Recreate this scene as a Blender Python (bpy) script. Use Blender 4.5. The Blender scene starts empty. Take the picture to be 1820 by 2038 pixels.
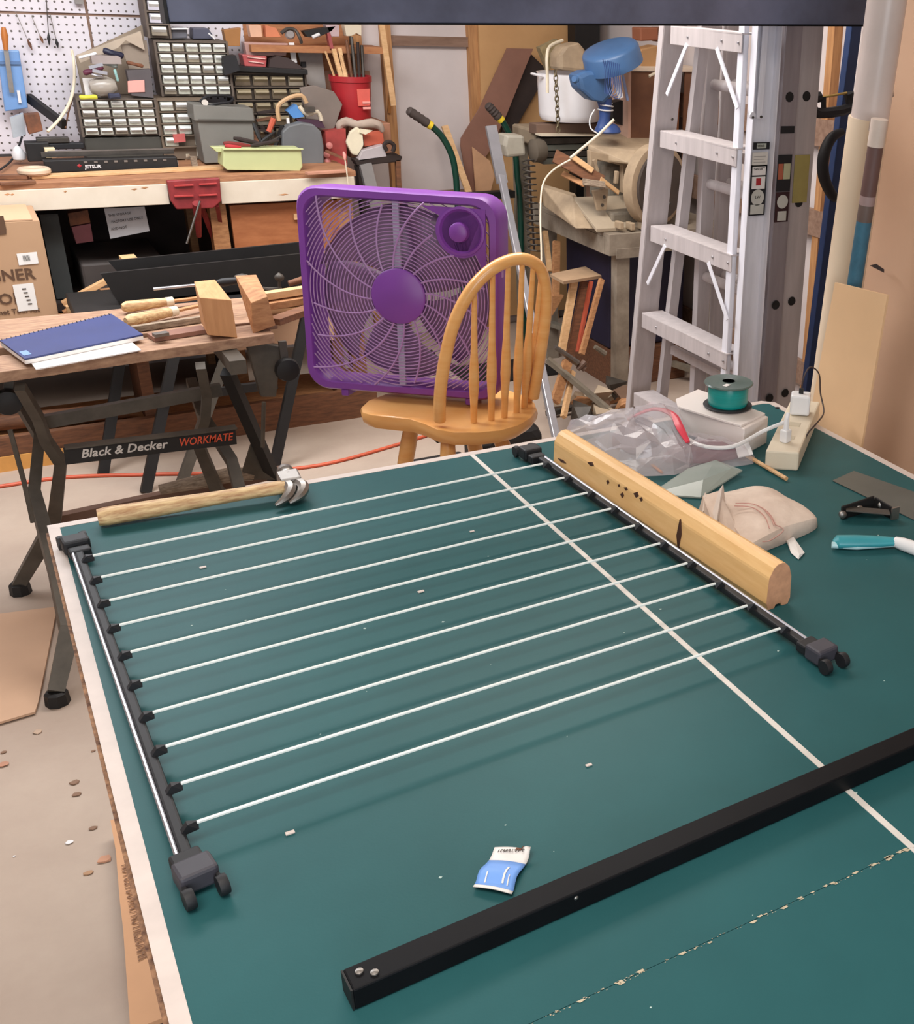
import bpy, bmesh, math, random
from mathutils import Vector as V, Matrix
random.seed(7)
C = bpy.context.scene.collection
PI = math.pi

# ---------------- camera, world, lights, exposure ----------------
cam_d = bpy.data.cameras.new('camera'); cam = bpy.data.objects.new('camera', cam_d); C.objects.link(cam)
cam.matrix_world = Matrix(((0.83536, 0.192434, -0.51492, -0.0125), (-0.54766, 0.372036, -0.749439, -2.0842), (0.047351, 0.908052, 0.416172, 1.6491), (0, 0, 0, 1)))
cam_d.sensor_fit = 'VERTICAL'; cam_d.sensor_height = 24.0
cam_d.lens = 2240.1 / 2038 * 24.0
cam_d.shift_x = -(1449.2 - 910) / 2038; cam_d.shift_y = (1012.5 - 1019) / 2038
cam_d.clip_start = .02; cam_d.clip_end = 50
bpy.context.scene.camera = cam
w = bpy.data.worlds.new('world'); bpy.context.scene.world = w; w.use_nodes = True
w.node_tree.nodes['Background'].inputs[0].default_value = (.75, .78, .85, 1)
w.node_tree.nodes['Background'].inputs[1].default_value = .25
vs = bpy.context.scene.view_settings
vs.view_transform = 'Standard'; vs.look = 'None'; vs.gamma = 1; vs.use_curve_mapping = False
vs.exposure = 0.0
def area(name, loc, sx, sy, power, col, rot=(0, 0, 0)):
    d = bpy.data.lights.new(name, 'AREA'); d.shape = 'RECTANGLE'; d.size = sx; d.size_y = sy; d.energy = power; d.color = col
    o = bpy.data.objects.new(name, d); C.objects.link(o); o.location = loc; o.rotation_euler = rot
    return o
WARM = (1.0, .93, .86); COOL = (.93, .96, 1.0)
area('lamp_over_bench', (0.1, 1.75, 2.43), 1.6, .9, 66, COOL)
area('lamp_mid_room', (1.5, 1.2, 2.43), 1.3, .8, 42, WARM)
area('lamp_near_table', (-.3, -1.6, 2.43), 1.5, 1.0, 34, WARM)
area('front_fill_light', (-.6, -4.3, 1.55), 2.2, 1.3, 62, (.86, .93, 1.0), (PI / 2, 0, 0))  # cool fill light added behind the camera to brighten front-facing surfaces

# ---------------- helpers ----------------
def lin(c):
    c = c / 255.0
    return c / 12.92 if c <= .04045 else ((c + .055) / 1.055) ** 2.4
MATS = {}
def M(name, rgb, rough=.6, metal=0, var=.12, scale=8, stretch=(1, 1, 1), bump=0, bscale=60, trans=0, alpha=1, spec=.5, rgb2=None, coat=0):
    if name in MATS: return MATS[name]
    m = bpy.data.materials.new(name); m.use_nodes = True; nt = m.node_tree; b = nt.nodes['Principled BSDF']
    c = [lin(x) for x in rgb]
    b.inputs['Roughness'].default_value = rough; b.inputs['Metallic'].default_value = metal
    b.inputs['Specular IOR Level'].default_value = spec; b.inputs['Alpha'].default_value = alpha
    b.inputs['Transmission Weight'].default_value = trans; b.inputs['Coat Weight'].default_value = coat
    tc = nt.nodes.new('ShaderNodeTexCoord'); mp = nt.nodes.new('ShaderNodeMapping'); nt.links.new(tc.outputs['Object'], mp.inputs[0])
    mp.inputs['Scale'].default_value = stretch
    n = nt.nodes.new('ShaderNodeTexNoise'); n.inputs['Scale'].default_value = scale; n.inputs['Detail'].default_value = 6; n.inputs['Roughness'].default_value = .6
    nt.links.new(mp.outputs[0], n.inputs['Vector'])
    r = nt.nodes.new('ShaderNodeValToRGB'); nt.links.new(n.outputs['Fac'], r.inputs[0])
    c2 = [lin(x) for x in rgb2] if rgb2 else None
    r.color_ramp.elements[0].position = .32; r.color_ramp.elements[1].position = .68
    r.color_ramp.elements[0].color = (*(c2 or [x * (1 - var) for x in c]), 1)
    r.color_ramp.elements[1].color = (*([x for x in c] if c2 else [min(1, x * (1 + var)) for x in c]), 1)
    nt.links.new(r.outputs[0], b.inputs['Base Color'])
    if bump:
        n2 = nt.nodes.new('ShaderNodeTexNoise'); n2.inputs['Scale'].default_value = bscale; n2.inputs['Detail'].default_value = 4
        nt.links.new(mp.outputs[0], n2.inputs['Vector'])
        bp = nt.nodes.new('ShaderNodeBump'); bp.inputs['Strength'].default_value = bump; bp.inputs['Distance'].default_value = .004
        nt.links.new(n2.outputs['Fac'], bp.inputs['Height']); nt.links.new(bp.outputs[0], b.inputs['Normal'])
    MATS[name] = m
    return m

class MB:
    def __init__(s): s.v = []; s.f = []
    def add(s, vs, fs):
        k = len(s.v); s.v += [V(p) for p in vs]; s.f += [tuple(k + i for i in f) for f in fs]; return s
    def box(s, c, d, rz=0, M3=None):
        c = V(c); R = M3 or Matrix.Rotation(rz, 3, 'Z')
        vs = [c + R @ V((x * d[0] / 2, y * d[1] / 2, z * d[2] / 2)) for z in (-1, 1) for y in (-1, 1) for x in (-1, 1)]
        return s.add(vs, [(0, 2, 3, 1), (4, 5, 7, 6), (0, 1, 5, 4), (2, 6, 7, 3), (0, 4, 6, 2), (1, 3, 7, 5)])
    def box2(s, a, b):
        return s.box([(a[i] + b[i]) / 2 for i in range(3)], [abs(b[i] - a[i]) for i in range(3)])
    def bar(s, a, b, w, h, up=(0, 0, 1)):       # w across, h along up
        a = V(a); b = V(b); d = (b - a); L = d.length; d.normalize(); u = V(up); r = d.cross(u)
        if r.length < 1e-4: r = d.cross(V((1, 0, 0)))
        r.normalize(); u = r.cross(d)
        return s.box((a + b) / 2, (w, L, h), M3=Matrix((r, d, u)).transposed())
    def tube(s, pts, r, n=8, sub=0, flat=1):
        pts = [V(p) for p in pts]
        if sub and len(pts) > 2:
            q = []
            for i in range(len(pts) - 1):
                p0 = pts[max(i - 1, 0)]; p1 = pts[i]; p2 = pts[i + 1]; p3 = pts[min(i + 2, len(pts) - 1)]
                for k in range(sub):
                    t = k / sub
                    q.append(.5 * ((2 * p1) + (p2 - p0) * t + (2 * p0 - 5 * p1 + 4 * p2 - p3) * t * t + (3 * p1 - p0 - 3 * p2 + p3) * t ** 3))
            q.append(pts[-1]); pts = q
        N = len(pts); R = r if isinstance(r, (list, tuple)) else [r] * N
        if len(R) != N: R = [R[min(len(R) - 1, int(i / (N - 1) * (len(R) - 1) + 1e-6))] * (1 - (i / (N - 1) * (len(R) - 1)) % 1) + R[min(len(R) - 1, int(i / (N - 1) * (len(R) - 1) + 1e-6) + 1)] * ((i / (N - 1) * (len(R) - 1)) % 1) for i in range(N)]
        t0 = (pts[1] - pts[0]).normalized(); a = t0.orthogonal().normalized() if abs(t0.z) > .95 else t0.cross(V((0, 0, 1))).normalized()
        vs = []; fs = []
        for i in range(N):
            t = (pts[min(i + 1, N - 1)] - pts[max(i - 1, 0)]).normalized()
            a = (a - t * a.dot(t)); a.normalize(); b = t.cross(a)
            for k in range(n):
                th = 2 * PI * (k + .5) / n; vs.append(pts[i] + (a * math.cos(th) + b * math.sin(th) * flat) * R[i])
        for i in range(N - 1):
            for k in range(n):
                k2 = (k + 1) % n; fs.append((i * n + k, i * n + k2, (i + 1) * n + k2, (i + 1) * n + k))
        fs.append(tuple(range(n))[::-1]); fs.append(tuple((N - 1) * n + k for k in range(n)))
        return s.add(vs, fs)
    def lathe(s, prof, o, ax=(0, 0, 1), n=24, sx=1):
        ax = V(ax).normalized(); a = ax.orthogonal().normalized(); b = ax.cross(a); o = V(o); vs = []; fs = []
        for (r, h) in prof:
            for k in range(n):
                th = 2 * PI * k / n; vs.append(o + ax * h + (a * math.cos(th) * sx + b * math.sin(th)) * max(r, 1e-5))
        for i in range(len(prof) - 1):
            for k in range(n):
                k2 = (k + 1) % n; fs.append((i * n + k, i * n + k2, (i + 1) * n + k2, (i + 1) * n + k))
        fs.append(tuple(range(n))[::-1]); fs.append(tuple((len(prof) - 1) * n + k for k in range(n)))
        return s.add(vs, fs)
    def prism(s, poly, off):
        poly = [V(p) for p in poly]; off = V(off); n = len(poly)
        fs = [tuple(range(n))[::-1], tuple(range(n, 2 * n))] + [(i, (i + 1) % n, n + (i + 1) % n, n + i) for i in range(n)]
        return s.add(poly + [p + off for p in poly], fs)
    def hull(s, pts):
        bm = bmesh.new()
        for p in pts: bm.verts.new(p)
        bmesh.ops.convex_hull(bm, input=bm.verts)
        bm.verts.ensure_lookup_table(); bm.verts.index_update()
        s.add([v.co.copy() for v in bm.verts], [tuple(v.index for v in f.verts) for f in bm.faces]); bm.free(); return s
    def grid(s, fn, nu, nv, th=0):
        vs = [V(fn(i / nu, j / nv)) for j in range(nv + 1) for i in range(nu + 1)]
        fs = [(j * (nu + 1) + i, j * (nu + 1) + i + 1, (j + 1) * (nu + 1) + i + 1, (j + 1) * (nu + 1) + i) for j in range(nv) for i in range(nu)]
        return s.add(vs, fs)
    def build(s, name, mat, parent=None, smooth=False, bevel=0, label=None, origin=None, solid=0, sub=0):
        me = bpy.data.meshes.new(name)
        if parent is not None: o0 = ORG[parent.name]
        elif origin is not None: o0 = V(origin)
        else:
            xs = [p.x for p in s.v]; ys = [p.y for p in s.v]; zs = [p.z for p in s.v]
            o0 = V(((min(xs) + max(xs)) / 2, (min(ys) + max(ys)) / 2, min(zs)))
        me.from_pydata([p - o0 for p in s.v], [], s.f); me.validate(); me.update()
        bm = bmesh.new(); bm.from_mesh(me); bmesh.ops.recalc_face_normals(bm, faces=bm.faces); bm.to_mesh(me); bm.free()
        if smooth:
            for p in me.polygons: p.use_smooth = True
        me.materials.append(mat)
        o = bpy.data.objects.new(name, me); C.objects.link(o)
        if parent is not None: o.parent = parent
        else: o.location = o0
        ORG[o.name] = o0
        if bevel:
            md = o.modifiers.new('bevel', 'BEVEL'); md.width = bevel; md.segments = 2; md.limit_method = 'ANGLE'; md.angle_limit = .6
        if solid:
            md = o.modifiers.new('solid', 'SOLIDIFY'); md.thickness = solid; md.offset = 0
        if sub:
            md = o.modifiers.new('sub', 'SUBSURF'); md.levels = sub; md.render_levels = sub
        if smooth:
            try: me.set_sharp_from_angle(angle=.7)
            except Exception: pass
        if label: o['label'] = label
        return o
ORG = {}
def tag(o, label, cat, group=None, kind=None):
    o['label'] = label; o['category'] = cat
    if group: o['group'] = group
    if kind: o['kind'] = kind
    return o
def thing(name, label, cat, loc=(0, 0, 0), group=None):
    o = bpy.data.objects.new(name, None); C.objects.link(o); o.location = loc; o.empty_display_size = .05
    ORG[o.name] = V(loc); return tag(o, label, cat, group)
def struct(o): o['kind'] = 'structure'; return o
def dup(root, delta, rz=0, label=None, group=None):
    r = root.copy(); C.objects.link(r); r.location = root.location + V(delta); r.rotation_euler = (0, 0, rz); ORG[r.name] = r.location.copy()
    if label: r['label'] = label
    if group: r['group'] = group
    for ch in list(root.children):
        c = ch.copy(); C.objects.link(c); c.parent = r
        for g in list(ch.children):
            d = g.copy(); C.objects.link(d); d.parent = c
    return r
def text(s, size, o, ux, uy, mat, parent, name='lettering', shear=0, ext=.0004, bold=0, sx=1):
    cu = bpy.data.curves.new(name, 'FONT'); cu.body = s; cu.size = size; cu.extrude = ext; cu.shear = shear; cu.offset = bold; cu.resolution_u = 2
    t = bpy.data.objects.new('tmp', cu); C.objects.link(t)
    dg = bpy.context.evaluated_depsgraph_get(); me = bpy.data.meshes.new_from_object(t.evaluated_get(dg))
    ux = V(ux).normalized(); uy = V(uy).normalized(); n = ux.cross(uy)
    mb = MB(); mb.add([V(o) + ux * v.co.x * sx + uy * v.co.y + n * v.co.z for v in me.vertices], [tuple(p.vertices) for p in me.polygons])
    bpy.data.objects.remove(t); bpy.data.meshes.remove(me)
    return mb.build(name, mat, parent)
def lerp(a, b, t): return V(a) * (1 - t) + V(b) * t

# ---------------- materials ----------------
TEAL = M('table_green_paint', (44, 92, 95), .42, var=.10, scale=3, bump=.03, bscale=300, rgb2=(39, 83, 86), spec=.12)
LINEW = M('line_white_paint', (206, 192, 184), .5, var=.06, scale=20)
CHIP = M('particle_board', (176, 132, 98), .85, rgb2=(80, 52, 40), scale=70)
WHITE = M('white_plastic', (225, 224, 224), .4, var=.04)
OFFW = M('offwhite_plastic', (216, 203, 180), .5, var=.06)
BLACKP = M('black_plastic', (22, 22, 26), .6, var=.2)
BLKTUBE = M('black_gloss_steel', (14, 14, 17), .5, var=.2, spec=.14)
GREYP = M('grey_bracket_plastic', (58, 56, 64), .55, var=.15)
CHROME = M('bright_steel', (190, 190, 196), .36, .9, var=.1)
STEEL = M('worn_steel', (140, 135, 130), .4, .9, var=.25)
ALU = M('aluminium', (226, 226, 234), .4, 0, var=.08, stretch=(1, 1, .1), scale=60)
ALUD = M('dull_aluminium', (186, 178, 178), .5, 0, var=.1, stretch=(1, 1, .1), scale=40)
PINE = M('pine_wood', (236, 192, 132), .45, var=.10, scale=9, stretch=(12, 1, 12), rgb2=(226, 178, 116))
MAPLE = M('honey_maple_wood', (232, 178, 112), .28, var=.1, scale=9, stretch=(1, 1, 6), rgb2=(224, 160, 90), coat=.2)
WOOD = M('plain_wood', (190, 140, 95), .7, var=.15, scale=8, stretch=(3, 12, 12), rgb2=(150, 102, 66))
WOODD = M('dark_wood', (130, 86, 58), .75, var=.2, scale=8, stretch=(2, 12, 12), rgb2=(92, 60, 42))
WOODL = M('light_wood', (222, 182, 136), .65, var=.1, scale=8, stretch=(3, 10, 10), rgb2=(200, 156, 108))
HANDLE = M('worn_ash_handle', (224, 196, 146), .6, scale=14, stretch=(2, 12, 12), rgb2=(170, 124, 84))
WEATH = M('weathered_wood', (168, 150, 130), .85, rgb2=(110, 92, 76), scale=20, stretch=(2, 10, 10))
CARD = M('cardboard', (198, 162, 134), .85, var=.05, scale=3)
CARDP = M('cardboard_pale', (206, 166, 132), .85, var=.05, scale=3)
PURPLE = M('purple_plastic', (118, 58, 148), .42, var=.07, scale=5)
PURPLEG = M('purple_grille', (160, 122, 172), .4, var=.07, scale=5)
SMOKE = M('smoky_blade', (138, 104, 142), .35, var=.1, alpha=.82)
RED = M('red_plastic', (172, 42, 48), .4, var=.12)
REDM = M('red_painted_iron', (132, 42, 44), .5, var=.25, scale=20)
BLUE = M('blue_plastic', (66, 100, 142), .4, var=.1)
BLUED = M('blue_dark_plastic', (48, 74, 130), .4, var=.12)
BLUEST = M('blue_painted_steel', (32, 56, 100), .5, var=.15)
GREEN = M('dark_green_steel', (16, 58, 46), .28, var=.1)
YELLOW = M('yellow_band', (226, 196, 50), .5)
RUBBER = M('dark_rubber_grip', (66, 56, 52), .8, var=.15, bump=.3)
GUNK = M('dusty_machine_grey', (140, 130, 114), .8, var=.15, scale=18, rgb2=(104, 96, 84))
DUST = M('dusty_beige_enamel', (182, 160, 132), .7, var=.1, scale=14, rgb2=(156, 136, 112))
DARKG = M('dark_grey_metal', (74, 68, 62), .55, .3, var=.25, scale=20)
DARK = M('near_black_paint', (19, 17, 17), .6, var=.3, scale=12)
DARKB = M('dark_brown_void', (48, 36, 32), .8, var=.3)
TOOLBOX = M('grey_toolbox_paint', (116, 114, 108), .6, var=.08)
LIME = M('pale_lime_plastic', (188, 194, 142), .5, var=.05)
BENCHW = M('chipped_white_paint', (222, 210, 192), .6, scale=5, rgb2=(208, 194, 174))
BROWNP = M('brown_hardboard', (138, 98, 82), .6, var=.1)
RUST = M('rusty_brown', (140, 86, 56), .75, scale=18, rgb2=(90, 58, 42))
CREAM = M('cream_cord', (222, 210, 186), .5)
ORANGEC = M('orange_cord', (206, 92, 60), .5)
TEALF = M('teal_filament', (14, 134, 128), .3, var=.1, stretch=(1, 1, 60), scale=8)
TEALH = M('teal_handle', (60, 150, 160), .35)
CLOTH = M('dirty_white_cloth', (226, 208, 192), .85, rgb2=(202, 180, 164), scale=14, bump=.4, bscale=50)
PINK = M('pink_label', (236, 160, 150), .6, var=.04)
PAPER = M('paper', (232, 228, 224), .7, var=.02)
NAVY = M('navy_cover', (46, 58, 108), .45, var=.1)
INK = M('dark_ink', (60, 50, 44), .8, var=.1)
INKB = M('brown_ink', (92, 66, 48), .85, var=.05)
CLEAR = M('clear_film', (226, 220, 224), .12, var=.05, alpha=.42, spec=.8, bump=.6, bscale=26)
CLEARG = M('greenish_film', (176, 186, 178), .2, var=.05, alpha=.55, spec=.8)
REDZ = M('red_zip_strip', (206, 60, 78), .3)
MAROON = M('maroon_powder', (104, 46, 60), .6, var=.2, scale=20)

# ================= the room =================
def concrete():
    m = M('concrete_floor', (184, 166, 150), .7, scale=2.2, rgb2=(166, 146, 131), bump=.15, bscale=90)
    return m
st = struct(MB().box2((-3.5, -4.5, -.08), (3.2, 3.8, 0)).build('floor', concrete()))
st['label'] = 'pale dusty concrete floor'
WALLP = M('white_wall_panel', (214, 204, 202), .7, scale=2, rgb2=(198, 187, 184))
STUD = M('stud_wood', (196, 146, 96), .7, scale=6, stretch=(10, 10, 1), rgb2=(160, 112, 72))
STUDD = M('girt_wood', (150, 122, 104), .8, scale=6, stretch=(1, 8, 8), rgb2=(122, 94, 78))
wb = struct(MB().box2((-3.5, 3.42, 0), (3.0, 3.52, 2.5)).build('wall_back', WALLP)); wb['label'] = 'white panelled back wall between wooden studs'
wr = struct(MB().box2((2.82, -4.5, 0), (2.92, 3.52, 2.5)).build('wall_right', WALLP)); wr['label'] = 'white panelled right wall behind the ladders'
struct(MB().box2((-3.6, -4.5, 0), (-3.5, 3.52, 2.5)).build('wall_left', WALLP))
struct(MB().box2((-3.6, -4.6, 0), (3.0, -4.5, 2.5)).build('wall_front', WALLP))
struct(MB().box2((-3.6, -4.6, 2.5), (3.0, 3.52, 2.56)).build('ceiling', M('ceiling_white', (226, 222, 216), .8)))
for x in (1.60, 1.735, 2.15, 2.55): MB().box2((x - .045 + .02, 3.385, 0), (x + .02, 3.42, 2.5)).build('stud', STUD, wb)
for z in (.70, 1.37): MB().box2((1.755, 3.395, z - .012), (2.125, 3.42, z + .03 if z > 1 else z + .002)).build('girt', STUDD, wb)
for y in (1.47, .85, 2.1, 2.7): MB().box2((2.78, y - .02, 0), (2.82, y + .02, 2.5)).build('stud', STUD, wr)
for z in (.22, .84, 1.18): MB().box2((2.775, .2, z - .05), (2.8, 3.3, z + .05)).build('girt', STUDD, wr)
tn = MB().box2((2.17, 3.37, .05), (2.76, 3.384, 2.2)).build('tan_board', M('tan_panel', (206, 162, 112), .7, scale=3, rgb2=(190, 146, 98)))
tag(tn, 'tall tan fibreboard sheet fixed to the back wall in the corner', 'board')
fw = struct(MB().box2((-1.75, -4.5, .85), (.55, -4.47, .9)).box2((-1.75, -4.5, 2.2), (.55, -4.47, 2.25)).box2((-1.75, -4.5, .85), (-1.7, -4.47, 2.25)).box2((.5, -4.5, .85), (.55, -4.47, 2.25)).build('added_window_1', WHITE)); MB().box2((-1.7, -4.49, .9), (.5, -4.485, 2.2)).build('pane', M('pane_glass', (220, 230, 240), .1), fw)  # unseen window frame and pane, added to go with the front fill light
# shop lights
def shop_light(x, y, label):
    t = thing('shop_light', label, 'ceiling light', (x, y, 2.44), 'fluorescent shop lights on the ceiling')
    MB().box2((x - .66, y - .11, 2.455), (x + .66, y + .11, 2.5)).build('housing', WHITE, t)
    for s in (-1, 1): MB().tube([(x - .6, y + s * .05, 2.445), (x + .6, y + s * .05, 2.445)], .012).build('tube', WHITE, t)
shop_light(.1, 1.75, 'white twin tube shop light above the workbench'); shop_light(1.5, 1.2, 'white twin tube shop light above the ladders'); shop_light(-.6, -1.2, 'white twin tube shop light above the near table half')

# pegboard with round holes
def pegmat():
    m = M('pegboard_white', (222, 216, 222), .6, var=.03); nt = m.node_tree; b = nt.nodes['Principled BSDF']; rampout = b.inputs['Base Color'].links[0].from_socket
    tc = nt.nodes['Texture Coordinate']; sx = nt.nodes.new('ShaderNodeSeparateXYZ'); nt.links.new(tc.outputs['Object'], sx.inputs[0])
    def f(op, a, bv=None, c=None):
        n = nt.nodes.new('ShaderNodeMath'); n.operation = op
        for i, q in enumerate((a, bv)):
            if q is None: continue
            if isinstance(q, (int, float)): n.inputs[i].default_value = q
            else: nt.links.new(q, n.inputs[i])
        return n.outputs[0]
    def cell(o): return f('SUBTRACT', f('FRACT', f('MULTIPLY', o, 1 / .0275)), .5)
    a = cell(sx.outputs['X']); c = cell(sx.outputs['Z'])
    d = f('SQRT', f('ADD', f('MULTIPLY', a, a), f('MULTIPLY', c, c)))
    h = f('LESS_THAN', d, .15)
    mx = nt.nodes.new('ShaderNodeMixRGB'); nt.links.new(h, mx.inputs[0]); nt.links.new(rampout, mx.inputs[1]); mx.inputs[2].default_value = (.12, .10, .09, 1)
    nt.links.new(mx.outputs[0], b.inputs['Base Color']); return m
PEG = pegmat()
pg = thing('pegboard', 'white perforated pegboard panels above the workbench', 'pegboard', (.2, 3.39, .93))
for (x0, x1, z0, z1) in ((-.6, .535, .93, 1.445), (.545, 1.2, .93, 1.445), (-.6, .535, 1.455, 2.2), (.545, 1.2, 1.455, 2.2)):
    MB().box2((x0, 3.383, z0), (x1, 3.39, z1)).build('panel', PEG, pg)
MB().box2((-.6, 3.391, .93), (1.2, 3.415, 2.2)).build('batten', STUDD, pg)

# ================= ping-pong table =================
TZ = .76
tb = thing('table_tennis_table', 'dark green table tennis table with white border lines', 'table', (.76, -1.37, 0))
cut = .0
MB().prism([(0, 0, TZ - .016), (1.5, 0, TZ - .016), (1.525, -.025, TZ - .016), (1.525, -1.3685, TZ - .016), (0, -1.3685, TZ - .016)], (0, 0, .016)).build('far_top_half', TEAL, tb)
MB().box2((0, -1.3692, TZ - .016), (1.525, -2.74, TZ)).build('near_top_half', TEAL, tb)
MB().box2((-.0045, -.02, TZ - .020), (.0005, -2.72, TZ - .0045)).build('raw_edge', CHIP, tb, label='chipped raw particle board edge')
for (a, b) in (((0, 0), (.018, -2.74)), ((1.507, -.02), (1.525, -2.74))):
    MB().box2((a[0], a[1], TZ), (b[0], b[1], TZ + .0006)).build('side_line', LINEW, tb)
MB().box2((0, 0, TZ), (1.5, -.018, TZ + .0007)).build('end_line', LINEW, tb)
MB().prism([(1.5, 0, TZ), (1.525, -.025, TZ), (1.507, -.025, TZ), (1.493, -.018, TZ), (1.49, 0, TZ)], (0, 0, .0008)).build('corner_line', LINEW, tb)
MB().box2((.7575, -.018, TZ), (.7665, -2.72, TZ + .0006)).build('centre_line', M('centre_line_paint', (214, 208, 200), .5), tb)
mb = MB()
for i in range(420):
    x = random.random() * 1.525; w = random.random() ** 5 * .0035 + .0006; y = -1.370 + random.uniform(-.002, .002)
    mb.add([(x, y - w * .5, TZ + .0006), (x + w * 1.8, y - w * .3, TZ + .0006), (x + w * 1.5, y + w * .5, TZ + .0006), (x - w, y + w * .4, TZ + .0006)], [(0, 1, 2, 3)])
mb.build('seam_chips', M('chip_pale', (190, 176, 150), .8), tb)['kind'] = 'stuff'
mb = MB()
for i in range(60):
    x = random.uniform(.03, 1.5); y = random.uniform(-2.0, -.05); w = random.random() ** 2 * .0022 + .0006
    mb.add([(x - w, y, TZ + .0005), (x, y - w, TZ + .0005), (x + w * 1.4, y, TZ + .0005), (x, y + w, TZ + .0005)], [(0, 1, 2, 3)])
mb.build('paint_specks', M('speck_pale', (176, 196, 190), .8), tb)['kind'] = 'stuff'
for x in (.2, 1.32):
    for y in (-.25, -1.15, -1.6, -2.5): MB().box2((x - .02, y - .02, 0), (x + .02, y + .02, TZ - .06)).build('leg', DARKG, tb)
for y in (-.25, -1.15, -1.6, -2.5): MB().box2((.06, y - .02, TZ - .06), (1.46, y + .02, TZ - .016)).build('cross_rail', DARKG, tb)
for i in range(3):
    p = [V((0.198, -0.282, 0.76)), V((0.476, -0.524, 0.76)), V((0.159, -0.993, 0.76))][i]
    tag(MB().hull([(p[0] + dx * .005, p[1] + dy * .0025, .7606 + dz * .0016) for dx in (-1, 1) for dy in (-1, 1) for dz in (0, 1)]).build('paint_fleck', LINEW), ['small white fleck on the table between the upper wires', 'small white fleck on the table near its middle wires', 'small white fleck on the table below the lowest wire'][i], 'debris')
for i, q in enumerate([V((0.628, -0.356, 0.76)), V((0.507, -1.05, 0.76))]):
    tag(MB().hull([(q[0] + dx * .004, q[1] + dy * .002, .7606 + dz * .0014) for dx in (-1, 1) for dy in (-1, 1) for dz in (0, 1)]).build('paint_fleck', LINEW), ['tiny pale fleck beside the white centre line, far half', 'tiny pale fleck on bare table above the black beam'][i], 'debris')

# ================= wire rack on the table =================
rk = thing('wire_rack', 'flat rack of ten white wires between two black end rails', 'rack', (.46, -.57, TZ))
Lp = [(.051, -.212), (.053, -.295), (.054, -.378), (.057, -.461), (.060, -.545), (.061, -.628), (.063, -.711), (.065, -.793), (.068, -.876), (.071, -.955)]
Rp = [(.845, -.182), (.852, -.264), (.859, -.348), (.865, -.431), (.869, -.513), (.873, -.595), (.876, -.68), (.879, -.762), (.884, -.846), (.889, -.927)]
RW = M('white_coated_wire', (232, 236, 232), .35, var=.02)
for a, b in zip(Lp, Rp):
    MB().tube([(a[0], a[1], .786), (b[0], b[1], .786)], .0023, 6).build('wire', RW, rk, smooth=True)
for pts, s in ((Lp, 1), (Rp, -1)):
    for p in pts:
        MB().hull([(p[0] - s * .020, p[1] - .005, .776), (p[0] - s * .020, p[1] + .004, .776), (p[0] + s * .001, p[1] - .0045, .779), (p[0] + s * .001, p[1] + .0045, .779), (p[0] - s * .01, p[1] - .005, .789), (p[0] - s * .01, p[1] + .004, .789), (p[0] + s * .002, p[1], .788)]).build('wire_clip', BLACKP, rk)
def rail(p0, p1, s):
    a = V((*p0, .774)); b = V((*p1, .774)); r = MB().bar(a, b, .013, .012).build('end_rail', BLACKP, rk, bevel=.003)
    d = V((-s * .009, 0, .004)); MB().tube([a + d, b + d], .0028, 8).build('steel_rod', CHROME, rk, smooth=True)
rail((.034, -.16), (.053, -1.0), 1)
rail((.862, -.115), (.906, -.97), -1)
def endbracket(c, d, mat, nm='end_bracket'):
    d = V((d[0], d[1], 0)).normalized(); n = V((-d.y, d.x, 0)); c = V(c); R = Matrix((n, d, V((0, 0, 1)))).transposed()
    e = MB().box(c + V((0, 0, .018)), (.040, .032, .024), M3=R).build(nm, mat, rk, bevel=.004)
    MB().box(c - d * .028 + V((0, 0, .014)), (.032, .022, .016), M3=R).build('socket', BLACKP, rk, bevel=.003)
    for s in (-1, 1):
        q = c + n * s * .017 + d * .028
        MB().lathe([(.011, -.005), (.012, 0), (.011, .005)], q + V((0, 0, .0125)), n, 14).build('wheel', BLACKP, rk, smooth=True)
        MB().bar(c + n * s * .017 + d * .01 + V((0, 0, .015)), q + V((0, 0, .013)), .004, .012).build('wheel_arm', BLACKP, rk)
endbracket((.056, -1.028, TZ), (.15, -1), GREYP); endbracket((.033, -.135, TZ), (-.1, 1), BLACKP)
endbracket((.912, -1.0, TZ), (.1, -1), GREYP); endbracket((.857, -.095, TZ), (-.05, 1), BLACKP)

# ================= pine moulding =================
a0 = V((.893, -.155, TZ)); a1 = V((.940, -.836, TZ)); d = (a1 - a0).normalized(); n = V((-d.y, d.x, 0)); n = -n if n.x < 0 else n
prof = [(-.020, 0), (-.008, 0), (-.005, .006), (.005, .006), (.008, 0), (.020, 0), (.0245, .010), (.0235, .050), (.018, .068), (.010, .076), (.004, .078), (-.006, .077), (-.013, .072), (-.021, .058), (-.022, .054), (-.0245, .012)]
ml = thing('moulding', 'long honey pine handrail moulding lying beside the black rail', 'wood moulding', (a0 + a1) / 2)
NOFF = .012
MB().prism([a0 + n * (x + NOFF) + V((0, 0, z + .0005)) for x, z in prof], a1 - a0).build('strip', PINE, ml)
MB().prism([a1 + d * .0003 + n * (x + NOFF) + V((0, 0, z + .0005)) for x, z in prof], d * .0008).build('cut_end', M('end_grain', (196, 146, 112), .8, var=.15, scale=60), ml, label='darker sawn end grain')
def knot(t, z, s, sz):
    sz *= 1.5; p = lerp(a0, a1, t) + n * (NOFF - .0245 + (z - .012) * .11) + V((0, 0, z)); p -= n * .0
    mb = MB().hull([p + d * (sz * dx) + V((0, 0, dz * sz * s)) + n * k * .0025 for dx, dz in ((-1, 0), (0, -1), (1, .2), (.2, 1)) for k in (-1, .3)])
    mb.build('knot', M('knot_dark', (70, 40, 24), .8), ml)
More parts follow.
